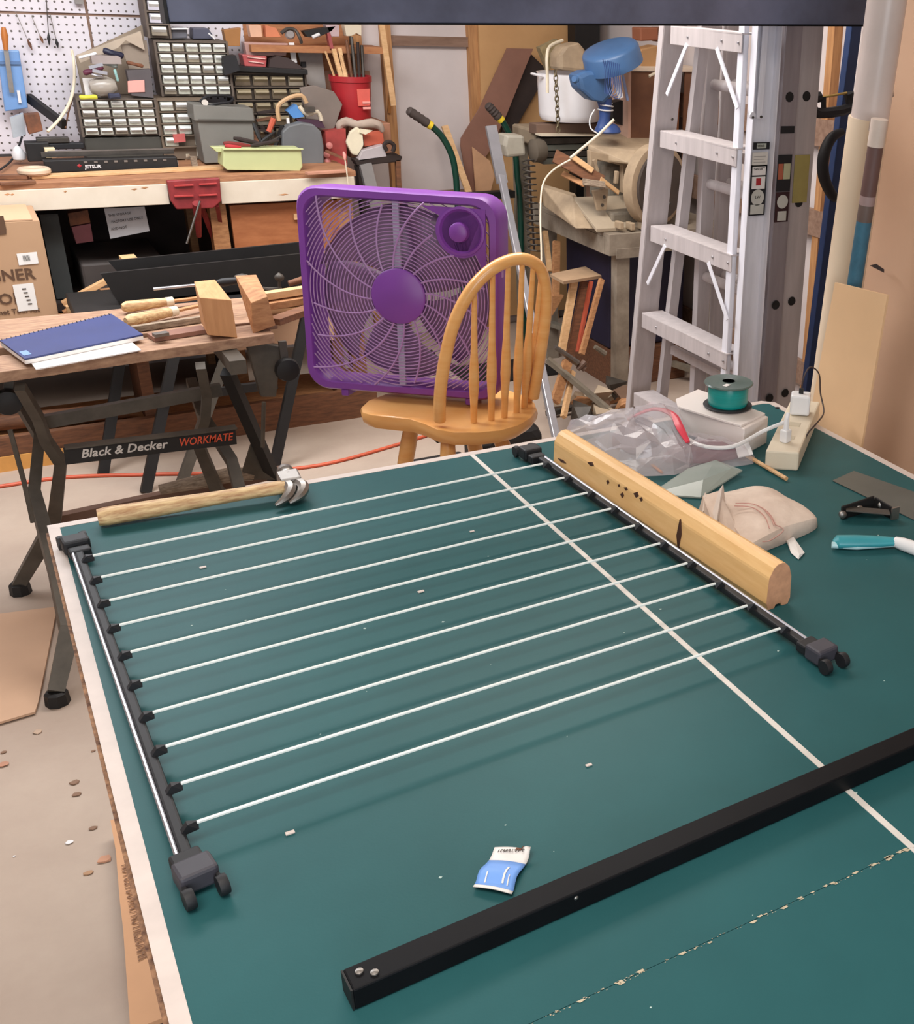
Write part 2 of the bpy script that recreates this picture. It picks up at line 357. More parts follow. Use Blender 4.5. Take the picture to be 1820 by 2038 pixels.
for t, z, s, sz in ((.30, .045, 1, .0035), (.355, .052, .8, .003), (.375, .038, 1, .004), (.39, .054, .5, .005), (.44, .055, .7, .006), (.465, .053, .8, .004), (.05, .028, .2, .011), (.645, .030, 5, .0045), (.205, .058, .4, .008)): knot(t, z, s, sz)

# ================= black beam lying on the table =================
bm_ = thing('black_beam', 'long black square steel tube lying across the near table edge', 'beam', (.8, -1.26, TZ))
p0 = V((.149, -1.257, TZ + .0135)); p1 = V((2.05, -1.196, TZ + .0135)); dd = (p1 - p0).normalized()
MB().bar(p0, p1, .030, .026).build('tube', BLKTUBE, bm_, bevel=.002)
MB().bar(p0 - dd * .002, p0, .029, .025).build('end_cap', DARK, bm_)
for t, s in ((.012, .003), (.024, -.006)): MB().lathe([(.0042, 0), (.004, .0015), (.001, .0025)], p0 + dd * t + V((0, s, .0134)), n=10).build('screw', STEEL, bm_, smooth=True)
MB().lathe([(.003, 0), (.001, .0015)], p0 + dd * .235 + V((0, -.0148, .006)), (0, -1, 0), n=10).build('screw', STEEL, bm_)
# overhead beam
ob = thing('overhead_beam', 'dark slate painted steel beam crossing above the table, top of view', 'beam', (1.2, .5, 1.6))
q0 = V((.384, .5, 1.598)); q1 = V((2.75, .5, 1.653)); 
SLATE = M('slate_blue_paint', (112, 118, 144), .4, scale=3, rgb2=(70, 74, 92))
MB().bar(q0, q1, .05, .104).build('tube', SLATE, ob, bevel=.003)
MB().bar(q0 + V((.0, 0, -.052)), q1 + V((0, 0, -.052)), .056, .004).build('lower_lip', BLKTUBE, ob)
MB().bar(q0 - V((.006, 0, 0)), q0, .054, .108).build('end_cap', DARK, ob)
for x in (.8, 2.2): MB().bar((x, .5, 1.66), (x, .5, 2.5), .02, .004, (0, 1, 0)).build('hanger', DARKG, ob)

# sachet
sc = thing('sachet', 'small crumpled white and sky blue paper sachet above the black beam', 'packet', V((0.34, -1.171, 0.761)))
A, B, Cc, D = [V(q) for q in [V((0.346, -1.136, 0.766)), V((0.379, -1.16, 0.766)), V((0.332, -1.211, 0.766)), V((0.301, -1.18, 0.766))]]
def sach(u, v, h=0):
    p = lerp(lerp(A, B, u), lerp(D, Cc, u), v); p.z = TZ + .003 + h + .0035 * math.sin(v * 6.0 + 1.2) ** 2 + .002 * math.sin(u * 3.1) + (.004 if (v < .15 and u > .8) else 0); return p
for nm, v0, v1, m in (('white_header', 0, .30, PAPER), ('blue_body', .30, .92, M('sky_blue_print', (112, 160, 232), .5, var=.05)), ('white_hem', .92, 1, PAPER)):
    MB().grid(lambda u, v: sach(u, v0 + (v1 - v0) * v) + V((.0018 * math.sin((v0 + (v1 - v0) * v) * 8), 0, 0)), 8, 6).build(nm, m, sc, smooth=True, solid=.0012)
for u0, v0, w, h in ((.22, .62, .035, .24), (.66, .45, .05, .36), (.8, .62, .03, .22)):
    MB().grid(lambda u, v: sach(u0 + w * u, v0 + h * v, .0012) + V((.0018 * math.sin((v0 + h * v) * 8), 0, 0)), 2, 4).build('stripe', PAPER, sc, solid=.0006)
MB().grid(lambda u, v: sach(.62 + .2 * u, .02 + .06 * v, .0013), 3, 2).build('red_black_mark', RUST, sc, solid=.0006)
text('3.1ATE8831', .0062, sach(.90, .10, .0022), sach(.1, .13) - sach(.9, .13), sach(.5, 0) * -1 + sach(.5, .2), INK, sc, ext=.0002)

# ================= hammer =================
hm = thing('claw_hammer', 'old claw hammer with worn wooden handle at the table corner', 'hammer', (.25, -.04, TZ))
h0 = V(V((0.076, -0.045, 0.778))); h1 = V(V((0.365, -0.065, 0.783)))
hd = (h1 - h0).normalized()
MB().tube([h0, lerp(h0, h1, .05), lerp(h0, h1, .3), lerp(h0, h1, .62), lerp(h0, h1, .85), lerp(h0, h1, 1.06)], [.018, .020, .019, .0155, .0145, .016], 12, flat=.8).build('handle', HANDLE, hm, smooth=True)
hp = V(V((0.395, -0.049, 0.785))); hn = V((-hd.y, hd.x, 0))
MB().lathe([(.008, -.018), (.015, -.014), (.0165, 0), (.013, .004), (.012, .012), (.016, .03)], hp + hn * .040, hn * -1, 16).build('striking_head', STEEL, hm, smooth=True)
MB().hull([hp + hn * a + hd * b + V((0, 0, c)) for a, b, c in ((.022, -.022, -.018), (.022, .02, -.018), (.022, -.019, .016), (.022, .018, .016), (-.02, -.022, -.016), (-.02, .02, -.016), (-.02, -.018, .014), (-.02, .018, .014))]).build('cheek', STEEL, hm, bevel=.003)
for s in (-1, 1):
    MB().tube([hp - hn * .012 + hd * .009 * s, hp - hn * .036 + hd * (.011 * s + .006), hp - hn * .056 + hd * (.012 * s - .004) + V((0, 0, -.006)), hp - hn * .066 + hd * (.012 * s - .026) + V((0, 0, -.014))], [.013, .011, .009, .003], 8, sub=4).build('claw', STEEL, hm, smooth=True)
wz = [V((0.101, 0.08, 0.769)), V((0.185, 0.08, 0.774))]
tag(MB().tube([V((0.303, 1.3, 0.256)), V((0.415, 1.3, 0.261)), V((0.515, 1.3, 0.268)), V((0.56, 1.3, 0.254))], [.018, .026, .028, .022], 10, flat=.8).build('weathered_stick', WEATH, smooth=True), 'weathered grey stick lying on the low rail behind the hammer', 'stick')

# ================= stool and fan =================
SZ = .60
stl = thing('windsor_stool', 'honey maple bow-back counter stool with turned spindles', 'stool', (.97, .62, 0))
seat = [(.765, .803), (.757, .765), (.772, .735), (.815, .695), (.851, .662), (.872, .615), (.887, .560), (.918, .520), (.975, .492), (1.03, .482), (1.085, .495), (1.14, .535), (1.18, .585), (1.198, .64), (1.196, .71), (1.17, .79), (1.12, .86), (1.04, .90), (.95, .905), (.86, .885), (.80, .85)]
def ring(z, k):
    cx, cy = .98, .69
    return [(cx + (x - cx) * k, cy + (y - cy) * k, z) for x, y in seat]
mb = MB(); rs = [ring(SZ - .040, .93), ring(SZ - .028, .985), ring(SZ - .012, 1.0), ring(SZ - .002, .985), ring(SZ, .95), ring(SZ - .006, .7)]
ns = len(seat); vs = sum(rs, []); fs = [(i * ns + k, i * ns + (k + 1) % ns, (i + 1) * ns + (k + 1) % ns, (i + 1) * ns + k) for i in range(len(rs) - 1) for k in range(ns)]
fs.append(tuple(range(ns))[::-1]); fs.append(tuple((len(rs) - 1) * ns + k for k in range(ns))); mb.add(vs, fs); mb.build('seat', MAPLE, stl, smooth=True)
BO = (1.05, .60, .60); BN = (.1, -1, -.27)
bow = [V((0.905, 0.582, 0.614)), V((0.903, 0.559, 0.698)), V((0.913, 0.533, 0.796)), V((0.933, 0.51, 0.889)), V((0.975, 0.493, 0.97)), V((1.032, 0.485, 1.019)), V((1.099, 0.488, 1.034)), V((1.153, 0.5, 1.008)), V((1.179, 0.518, 0.951)), V((1.188, 0.538, 0.88)), V((1.186, 0.565, 0.78)), V((1.177, 0.605, 0.629))]
MB().tube(bow, .0155, 12, sub=5).build('bow', MAPLE, stl, smooth=True)
sp = [V((0.995, 0.58, 0.6)), V((1.043, 0.578, 0.6)), V((1.081, 0.581, 0.6)), V((1.124, 0.6, 0.6)), V((1.157, 0.624, 0.6)), V((1.186, 0.656, 0.6))]
tp = [V((0.981, 0.494, 0.967)), V((1.027, 0.487, 1.009)), V((1.068, 0.487, 1.024)), V((1.106, 0.489, 1.03)), V((1.138, 0.496, 1.018)), V((1.164, 0.509, 0.98))]
for a, b in zip(sp, tp):
    a = V(a) - V((0, 0, .012)); b = V(b)
    MB().tube([lerp(a, b, t) for t in (0, .15, .32, .42, .55, .75, 1)], [.0085, .0095, .0135, .0125, .009, .0075, .0065], 10).build('spindle', MAPLE, stl, smooth=True)
for (x0, y0), (x1, y1) in (((.90, .78), (.80, .86)), ((.93, .60), (.84, .42)), ((1.07, .62), (1.19, .45)), ((1.06, .80), (1.17, .90))):
    a = V((x0, y0, SZ - .035)); b = V((x1, y1, 0))
    MB().tube([a, lerp(a, b, .15), lerp(a, b, .5), lerp(a, b, .8), b], [.018, .022, .020, .015, .012], 12).build('leg', MAPLE, stl, smooth=True)
for z in (.2, .3):
    MB().tube([(.84, .80, z), (.87, .50, z), (1.15, .52, z), (1.14, .87, z), (.84, .80, z)], .009, 8).build('stretcher', MAPLE, stl, smooth=True)
MB().box2((.90, .60, SZ - .055), (1.06, .76, SZ - .033)).build('swivel_plate', DARK, stl)

# box fan : local frame o, ux, uz, n (n towards the camera)
fo = V((.672, .962, SZ + .018)); ux = V((.785, -.619, 0)).normalized(); uz = V((.055, .07, 1)); uz = (uz - ux * uz.dot(ux)).normalized(); fn = uz.cross(ux) * -1
if fn.y > 0: fn = -fn
S = .535; DP = .105
fan = thing('box_fan', 'purple plastic box fan standing on the wooden stool', 'fan', fo + ux * S / 2)
def F(x, z, d=0): return fo + ux * x + uz * z + fn * d
def rsq(x0, x1, z0, z1, r, d, m=6):
    out = []
    for cx, cz, a0_ in ((x1 - r, z1 - r, 0), (x0 + r, z1 - r, PI / 2), (x0 + r, z0 + r, PI), (x1 - r, z0 + r, 3 * PI / 2)):
        for k in range(m + 1):
            a = a0_ + PI / 2 * k / m; out.append(F(cx + r * math.cos(a), cz + r * math.sin(a), d))
    return out
rings = [rsq(0.012, S - .012, .012, S - .012, .05, -DP), rsq(0, S, 0, S, .058, -DP + .012), rsq(0, S, 0, S, .058, -.012), rsq(.006, S - .006, .006, S - .006, .055, 0), rsq(.022, S - .022, .022, S - .022, .05, .002), rsq(.027, S - .027, .027, S - .027, .05, -.006), rsq(.030, S - .030, .030, S - .030, .05, -DP + .01), rsq(.012, S - .012, .012, S - .012, .05, -DP)]
N = len(rings[0]); mb = MB(); mb.add(sum(rings, []), [(i * N + k, i * N + (k + 1) % N, (i + 1) * N + (k + 1) % N, (i + 1) * N + k) for i in range(len(rings) - 1) for k in range(N)])
mb.build('housing', PURPLE, fan, smooth=True)
cx = cz = S / 2; LIM = S / 2 - .025
KX, KZ, KR = S - .095, S - .09, .062
def clipped(r, d, rad, name, mat, par, lim=LIM, step=72, knobclip=True):
    seg = []; segs = []
    for k in range(step + 1):
        a = 2 * PI * k / step; x = r * math.cos(a); z = r * math.sin(a)
        ok = abs(x) < lim and abs(z) < lim and not (abs(x) > lim - .02 and abs(z) > lim - .02)
        if knobclip and math.hypot(cx + x - KX, cz + z - KZ) < KR + .004: ok = False
        if knobclip and x > lim - .05 and z > lim - .05: ok = False
        if ok: seg.append(F(cx + x, cz + z, d))
        else:
            if len(seg) > 1: segs.append(seg)
            seg = []
    if len(seg) > 1: segs.append(seg)
    if segs:
        for q in segs: MB().tube(q, rad, 4).build(name, mat, par, smooth=True)
for i in range(28): clipped(.077 + i * .0090, .003 - (i / 28) ** 2 * .004 , .0018, 'grille_ring', PURPLEG, fan)
for i in range(14): clipped(.06 + i * .019, -DP + .012, .0014, 'rear_grille_ring', PURPLEG, fan, knobclip=False, step=48)
for k in range(16):
    pts = []
    for j in range(15):
        r = .062 + j / 14 * .30; a = 2 * PI * k / 16 + .2 - (r - .06) * 2.6; x = r * math.cos(a); z = r * math.sin(a)
        if abs(x) < LIM + .004 and abs(z) < LIM + .004 and math.hypot(cx + x - KX, cz + z - KZ) > KR: pts.append(F(cx + x, cz + z, .0035))
        else: break
    if len(pts) > 2: MB().tube(pts, .0026, 5).build('spiral_rib', PURPLEG, fan, smooth=True)
MB().lathe([(.0725, -.004), (.0725, .006), (.068, .010), (.0, .012)], F(cx, cz, 0), fn, 40).build('hub_disc', PURPLE, fan, smooth=True)
MB().bar(F(cx - .003, .024, -.010), F(cx - .003, S - .024, -.010), .017, .008, fn).build('support_bar', M('lilac_bar', (186, 176, 200), .5), fan)
MB().lathe([(.055, -.05), (.055, -.015)], F(cx, cz, 0), fn, 24).build('motor', M('purple_dark', (90, 50, 110), .5), fan, smooth=True)
for k in range(5):
    a = 2 * PI * k / 5 + .5
    def bl(u, v, a=a):
        r = .05 + u * .18; th = a + (v - .5) * (1.0 + .3 * u) + u * .45
        return F(cx + r * math.cos(th), cz + r * math.sin(th), -.055 + (v - .5) * .05)
    MB().grid(bl, 6, 6).build('blade', SMOKE, fan, smooth=True, solid=.002)
mb = MB(); cr = [F(S - .032, S - .032, -.002), F(S - .20, S - .032, -.002)] + [F(KX + (KR + .006) * math.cos(t), KZ + (KR + .006) * math.sin(t), -.002) for t in [PI * (.82 + .86 * k / 12) for k in range(13)]] + [F(S - .032, S - .20, -.002)]
mb.prism(cr, fn * .006).build('knob_plate', PURPLE, fan)
MB().lathe([(KR, .0), (KR, .005), (KR - .006, .006), (KR - .012, -.001), (.040, -.001), (.036, -.0005)], F(KX, KZ, .004), fn, 36).build('knob_recess', PURPLE, fan, smooth=True)
MB().lathe([(.026, 0), (.024, .018), (.02, .021), (0, .022)], F(KX - .004, KZ - .002, .004), fn, 24).build('knob', PURPLE, fan, smooth=True)
for x in (.10, S - .09): MB().bar(F(x, -.008, -DP + .01), F(x, -.008, -.01), .02, .018, uz).build('foot', PURPLE, fan, bevel=.003)
for x in (.01, ): MB().bar(F(S + .001, .37, -.03), F(S + .001, .33, -.03), .012, .004, ux).build('side_clip', PURPLEG, fan)

# ================= folding workbench (portable) =================
WG = M('workbench_frame_paint', (84, 78, 70), .55, .3, var=.2, scale=18)
wmb = thing('portable_workbench', 'folding portable workbench with dark metal frame and worn wooden jaws', 'workbench', (.25, 1.1, 0))
JAW = M('worn_jaw_wood', (178, 144, 116), .75, scale=10, stretch=(2, 14, 6), rgb2=(132, 98, 78))
MB().prism([(-.13, .955, .728), (.62, 1.045, .728), (.62, 1.16, .728), (-.13, 1.10, .728)], (0, 0, .027)).build('front_jaw', JAW, wmb, bevel=.002)
MB().box2((-.12, 1.18, .728), (.66, 1.46, .755)).build('rear_jaw', JAW, wmb, bevel=.002)
for x in (-.06, .50): MB().box2((x - .02, .93, .69), (x + .02, 1.45, .727)).build('jaw_carrier', WG, wmb)
legA = [V((0.015, 1, 0.704)), V((0.039, 1.08, 0.596)), V((0.046, 1.12, 0.519)), V((0.07, 1.16, 0.438)), V((0.027, 1.24, 0.244)), V((-0.011, 1.28, 0.166)), V((-0.09, 1.335, 0.013))]
legB = [V((0.009, 1.36, 0.552)), V((0.036, 1.25, 0.486)), V((-0.005, 1.12, 0.381)), V((0.003, 0.92, 0.237)), V((0.005, 0.8, 0.137)), V((-0.055, 0.69, 0.013))]
for dx in (0, .47):
    la = [V(p) for p in legA]; lb = [V(p) for p in legB]
    if dx:
        la = [V((.505 - (p.x + .03) * 1.0, p.y, p.z)) for p in la]; lb = [V((.505 - (p.x + .03) * 1.0, p.y, p.z)) for p in lb]
        la[0].x = .42; lb[0].x = .44
    for q, w_ in ((la, .030), (lb, .034)):
        q[-1].z = .03; mb = MB().tube(q, [w_ * .55, w_ * .55, w_ * .6, w_ * .7, w_ * .95, w_ * .75], 4); lg = mb.build('leg', WG, wmb)
        MB().lathe([(.028, 0), (.026, .03), (.02, .035)], (q[-1].x, q[-1].y, 0), n=8).build('rubber_foot', DARK, lg)
MB().bar(V((0.05, 1.2, 0.541)), V((0.492, 1.2, 0.567)), .022, .034).build('upper_stretcher', WG, wmb)
bb = MB().bar(V((0.076, 1, 0.512)), V((0.481, 1, 0.497)), .006, .044).build('name_bar', DARK, wmb)
MB().bar(V((0.08, 1, 0.536)), V((0.485, 1, 0.523)), .03, .004).build('name_bar_lip', WG, wmb)
ba = V(V((0.076, 0.996, 0.514))); bz = V(V((0.481, 0.996, 0.499))); bd = (bz - ba).normalized()
WORD = M('lettering_silver', (205, 200, 195), .5); WORDO = M('lettering_orange', (214, 84, 52), .5)
text('Black & Decker', .032, ba + bd * .035 - V((0, 0, .010)), bd, (0, 0, 1), WORD, wmb, shear=.3, bold=.0006, sx=.98)
text('WORKMATE', .030, ba + bd * .262 - V((0, 0, .010)), bd, (0, 0, 1), WORDO, wmb, name='orange_lettering', shear=.3, bold=.0004, sx=.78)
MB().bar(V((0.031, 1.36, 0.193)), V((0.655, 1.36, 0.225)), .03, .03).build('lower_stretcher', M('brown_painted_bar', (112, 82, 66), .6), wmb)
for px, nm in ((V((-0.017, 1.05, 0.654)), 0), (V((0.644, 1.05, 0.649)), 1)):
    p = V(px); c_ = MB().lathe([(.012, -.02), (.03, -.015), (.034, 0), (.03, .012), (.01, .016)], p, (0, -1, 0), 16).build('crank_knob', DARK, wmb, smooth=True)
    MB().bar(p + V((0, .02, 0)), p + V((.0 if nm else .02, .02, .075)), .02, .012, (0, 1, 0)).build('crank_arm', WG, wmb)
MB().hull([V(q) for q in [V((0.557, 1.1, 0.725)), V((0.646, 1.1, 0.7)), V((0.616, 1.1, 0.557)), V((0.577, 1.1, 0.563))]] + [V(q) + V((0, .03, 0)) for q in [V((0.557, 1.1, 0.725)), V((0.646, 1.1, 0.7)), V((0.616, 1.1, 0.557)), V((0.577, 1.1, 0.563))]]).build('side_plate', WG, wmb, bevel=.003)
MB().tube([V((-0.025, 1, 0.6)), V((-0.021, 0.98, 0.467)), V((-0.022, 0.96, 0.366))], .006, 6).build('crank_rod', WG, wmb)
MB().tube([V((0.563, 1, 0.582)), V((0.545, 1, 0.454))], .006, 6).build('crank_rod', WG, wmb)

MB().bar(V((0.501, 1.12, 0.641)), V((0.619, 1.3, 0.235)), .03, .03).build('diagonal_strut', DARK, wmb)
MB().bar(V((0.533, 1.12, 0.629)), V((0.405, 1.3, 0.236)), .028, .02).build('diagonal_strut', WG, wmb) if 0 else None
MB().prism([V((0.564, 1.28, 0.359)), V((0.588, 1.28, 0.322)), V((0.636, 1.28, 0.231)), V((0.52, 1.28, 0.253))], (0, .01, 0)).build('gusset_plate', WG, wmb)
# stand behind with dark slanted legs
std = thing('steel_stand', 'black steel tool stand with splayed legs behind the portable workbench', 'stand', (.5, 2.1, 0))
for (u0, v0, y0), (x1, y1), m in (((243, 690, 2.25), (.213, 2.146), DARK), ((350, 690, 2.05), (.317, 1.921), DARK), ((462, 680, 2.05), (.42, 1.90), WG), ((612, 590, 2.1), (.74, 1.93), DARK)):
    pass
tops = [V((0.358, 2.3, 0.407)), V((0.505, 2.05, 0.475)), V((0.688, 2.05, 0.472)), V((0.974, 2.1, 0.575))]
for tpt, (x1, y1), m in zip(tops, ((.213, 2.146), (.317, 1.921), (.42, 1.90), (.74, 1.93)), (DARK, DARK, WG, DARK)):
    tpt = V(tpt); MB().bar(tpt + (tpt - V((x1, y1, 0))) * .08, (x1, y1, 0), .034, .022, (0, 1, 0)).build('leg', m, std)
MB().box2((.22, 2.06, .555), (.98, 2.36, .60)).build('top_frame', DARK, std, bevel=.004)
MB().bar((.36, 1.99, .3), (.80, 1.99, .3), .02, .03).build('brace', DARK, std)
tr = thing('black_trough', 'long black metal trough on the steel stand below the bench', 'trough', (.7, 2.2, .6))
pf = [V((0.355, 2.12, 0.613)), V((0.319, 2.12, 0.71)), V((0.964, 2.12, 0.727)), V((0.975, 2.12, 0.58))]
MB().prism(pf, (0, .012, 0)).build('front_panel', DARK, tr); MB().prism([V((0.408, 2.32, 0.632)), V((0.365, 2.32, 0.706)), V((1.052, 2.32, 0.727)), V((1.036, 2.32, 0.576))], (0, .012, 0)).build('back_panel', DARK, tr)
MB().box2((.36, 2.12, .602), (.98, 2.33, .612)).build('floor_panel', DARK, tr)

# things on the portable workbench
T0 = .756
def cyl_tool(p0, p1, r0, hl, m, label, name='wood_handled_file', blade=.006, cat='hand tool', ferr=True):
    p0 = V(p0); p1 = V(p1); d = (p1 - p0).normalized(); t = thing(name, label, cat, (p0 + p1) / 2, 'wood handled tools on the workbench')
    MB().tube([p0, p0 + d * .012, p0 + d * hl * .5, p0 + d * hl], [r0 * .6, r0, r0 * .92, r0 * .75], 12).build('handle', m, t, smooth=True)
    if ferr: MB().tube([p0 + d * hl, p0 + d * (hl + .02)], r0 * .8, 12).build('ferrule', CREAM, t, smooth=True)
    MB().bar(p0 + d * (hl + .018), p1, blade * 3, blade).build('blade', WOODL if m is WOODL else WOOD, t)
cyl_tool(V((0.299, 1.392, 0.775)), V((0.536, 1.427, 0.775)), .016, .115, HANDLE, 'thick wood handled rasp, upper of two pointing left')
cyl_tool(V((0.288, 1.239, 0.775)), V((0.51, 1.345, 0.775)), .017, .13, HANDLE, 'thick wood handled rasp, lower of two pointing left')
def plank(a, b, w, h, m, label, name='offcut', cat='wood'):
    return tag(MB().bar(a, b, w, h).build(name, m, bevel=.001), label, cat)
plank(V((0.295, 1.194, 0.765)), V((0.471, 1.227, 0.765)), .016, .016, WEATH, 'thin weathered stick below the two rasps on the workbench')
plank(V((0.327, 1.104, 0.762)), V((0.463, 1.132, 0.762)), .05, .012, BROWNP, 'flat brown offcut at the front of the workbench')
tag(MB().box(V((0.348, 1.073, 0.777)), (.035, .022, .008), .2).build('metal_comb', STEEL), 'small slotted metal plate lying on the brown offcut', 'metal plate')
sd = thing('screwdriver', 'long bright screwdriver with black handle resting on the wooden blocks', 'screwdriver', V((0.487, 1.25, 0.849)))
s0, s1, s2 = V(V((0.371, 1.27, 0.848))), V(V((0.532, 1.27, 0.85))), V(V((0.612, 1.27, 0.853)))
MB().tube([s0, s1], .004, 8).build('shaft', CHROME, sd, smooth=True); MB().tube([s1, lerp(s1, s2, .2), lerp(s1, s2, .6), s2], [.008, .012, .010, .012], 10).build('handle', BLACKP, sd, smooth=True)
def blk(px_front, dy, m, label, zlow=None):
    return tag(MB().prism(px_front, dy).build('wood_block', m, bevel=.002), label, 'wood block')
BW = M('bare_block_wood', (206, 152, 104), .65, scale=8, stretch=(10, 3, 1), rgb2=(188, 134, 88))
def blk2(fr, bk, m, label):
    return tag(MB().hull([V(q) for q in fr + bk]).build('wood_block', m, bevel=.0015), label, 'wood block')
blk2([V((0.448, 1.04, 0.871)), V((0.524, 1.04, 0.857)), V((0.526, 1.04, 0.755)), V((0.454, 1.04, 0.771))], [V((0.46, 1.17, 0.883)), V((0.512, 1.17, 0.884)), V((0.512, 1.17, 0.768)), V((0.462, 1.17, 0.773))], BW, 'pale wooden block with sloping top on the workbench, left of the pair')
blk2([V((0.577, 1.07, 0.837)), V((0.62, 1.07, 0.85)), V((0.632, 1.07, 0.769)), V((0.572, 1.07, 0.753))], [V((0.566, 1.18, 0.888)), V((0.62, 1.18, 0.886)), V((0.634, 1.18, 0.781)), V((0.583, 1.18, 0.779))], WOOD, 'brown wooden block with sloping top on the workbench, right of the pair')
plank(V((0.611, 1.26, 0.775)), V((0.82, 1.31, 0.775)), .05, .02, WOOD, 'plank running right from the wooden blocks towards the fan')
plank(V((0.645, 1.275, 0.8)), V((0.824, 1.317, 0.8)), .03, .02, WOODL, 'pale plank lying on top of the longer plank by the fan')
plank(V((0.64, 1.126, 0.765)), V((0.776, 1.232, 0.765)), .04, .018, WOODD, 'short dark plank at the right end of the workbench')
cl = thing('bar_clamp', 'old steel clamp with ball ended screw behind the wooden blocks', 'clamp', V((0.676, 1.35, 0.809)))
MB().tube([V((0.61, 1.42, 0.826)), V((0.634, 1.4, 0.831)), V((0.668, 1.38, 0.796)), V((0.724, 1.38, 0.79))], .007, 8, sub=3).build('arm', DARKG, cl, smooth=True)
MB().lathe([(.002, -.014), (.012, -.006), (.014, 0), (.012, .006), (.002, .014)], V((0.722, 1.38, 0.825)), n=12).build('ball_end', DARKG, cl, smooth=True)
MB().tube([V((0.722, 1.38, 0.825)), V((0.718, 1.38, 0.791))], .005, 6).build('screw', DARKG, cl)
MB().tube([V((0.751, 1.4, 0.799)), V((0.849, 1.4, 0.82))], [.009, .014, .013], 10).build('grip', WOODD, cl, smooth=True)
# notebook and papers
nb = thing('notebook', 'navy spiral notebook with a pale logo corner on the workbench', 'notebook', V((0.158, 1.157, 0.757)))
nA, nB, nC, nD = [V(q) for q in [V((-0.004, 1.166, 0.774)), V((0.264, 1.324, 0.774)), V((0.308, 1.087, 0.774)), V((0.037, 0.978, 0.774))]]
MB().prism([nA, nB, nC, nD], (0, 0, .004)).build('cover', NAVY, nb)
MB().prism([nA - V((0, 0, .010)), nB - V((0, 0, .010)), nC - V((0, 0, .010)), nD - V((0, 0, .010))], (0, 0, .0095)).build('pages', PAPER, nb)
for k in range(26): p = lerp(nA, nB, (k + .5) / 26); MB().tube([p + V((0, -.006, .005)), p + V((0, .006, .004)), p + V((0, .004, -.008))], .0012, 5).build('spiral', DARKG, nb)
MB().prism([lerp(lerp(nD, nA, a), lerp(nC, nB, a), b) + V((0, 0, .0042)) for a, b in ((.12, .02), (.12, .08), (.32, .08), (.32, .02))], (0, 0, .0005)).build('logo', M('logo_blue', (120, 150, 200), .5), nb)
pA, pB, pC, pD = [V(q) for q in [V((0.044, 1.042, 0.76)), V((0.272, 1.136, 0.76)), V((0.289, 1, 0.76)), V((0.054, 0.932, 0.76))]]
tag(MB().prism([pA, pB, pC, pD], (0, 0, .003)).build('paper_sheets', M('bright_paper', (244, 240, 238), .6, var=.01)), 'loose white paper sheets sticking out under the notebook', 'paper')

# tall carton left
cb = thing('carton', 'tall brown cardboard carton with printed lettering at the left edge', 'box', (-.1, 2.5, .452))
CX0, CY0 = -.35, 1.78
cbq = V((0.17, 1.78, 0.979))
MB().box2((-.45, 2.37, .452), (V((0.2, 2.37, 0.498))[0] - .012, 2.66, V((0.167, 2.37, 0.879))[2] - .03)).build('carton_body', M('carton_board', (186, 150, 118), .85, scale=2, rgb2=(174, 138, 106)), cb, bevel=.004)
XR = V((0.2, 2.37, 0.498))[0] - .012
MB().prism([(XR - .02, 2.37, V((0.167, 2.37, 0.879))[2] - .03), (-.45, 2.37, V((0.167, 2.37, 0.879))[2] - .03), (-.45, 2.66, V((0.167, 2.37, 0.879))[2] - .03), (XR - .02, 2.66, V((0.167, 2.37, 0.879))[2] - .03)], (0, 0, .004)).build('top_flap', CARDP, cb)
def ctext(s, sz, u, v, **k): pass
text('DESIGNER', .052, V(V((-0.096, 2.368, 0.655))), (1, 0, 0), (0, 0, 1), INKB, cb, bold=.001, sx=1.0)
text('EDITION', .052, V(V((-0.101, 2.368, 0.576))), (1, 0, 0), (0, 0, 1), INKB, cb, bold=.001)
text('& Cabinet Tool Kit', .023, V(V((-0.053, 2.368, 0.542))), (1, 0, 0), (0, 0, 1), INKB, cb, bold=.0006, name='small_lettering', sx=1.05)
for v in (455, 478, 492): MB().prism([V((0.059, 2.368, 0.839)), V((0.088, 2.368, 0.841)), V((0.085, 2.368, 0.825)), V((0.056, 2.368, 0.823))], (0, -.0005, (478 - v) * .0012)).build('print_mark', INKB, cb)
lb = MB().prism([V((0.102, 2.368, 0.742)), V((0.161, 2.368, 0.744)), V((0.16, 2.368, 0.705)), V((0.102, 2.368, 0.703))], (0, -.0008, 0)).build('white_label', PAPER, cb, label='white barcode label')
for k in range(6): MB().box(V(V((0.119, 2.366, 0.726))) + V((k * .0035, 0, 0)), (.0014, .0006, .018)).build('barcode_line', INK, lb)
lb = MB().prism([V((0.071, 2.368, 0.639)), V((0.132, 2.368, 0.641)), V((0.13, 2.368, 0.549)), V((0.072, 2.368, 0.548))], (0, -.0008, 0)).build('white_label', PAPER, cb)
for k, (u, v) in enumerate(((48, 575), (55, 585), (50, 597), (57, 603), (60, 610))): MB().box(V((0.103, 2.366, 0.597)) if k == 9 else V((((V((0.102, 2.366, 0.623))[0]) + k * .002), 2.366, V((0.102, 2.366, 0.623))[2] - k * .013)), (.012, .0006, .004)).build('print_mark', INK, lb)

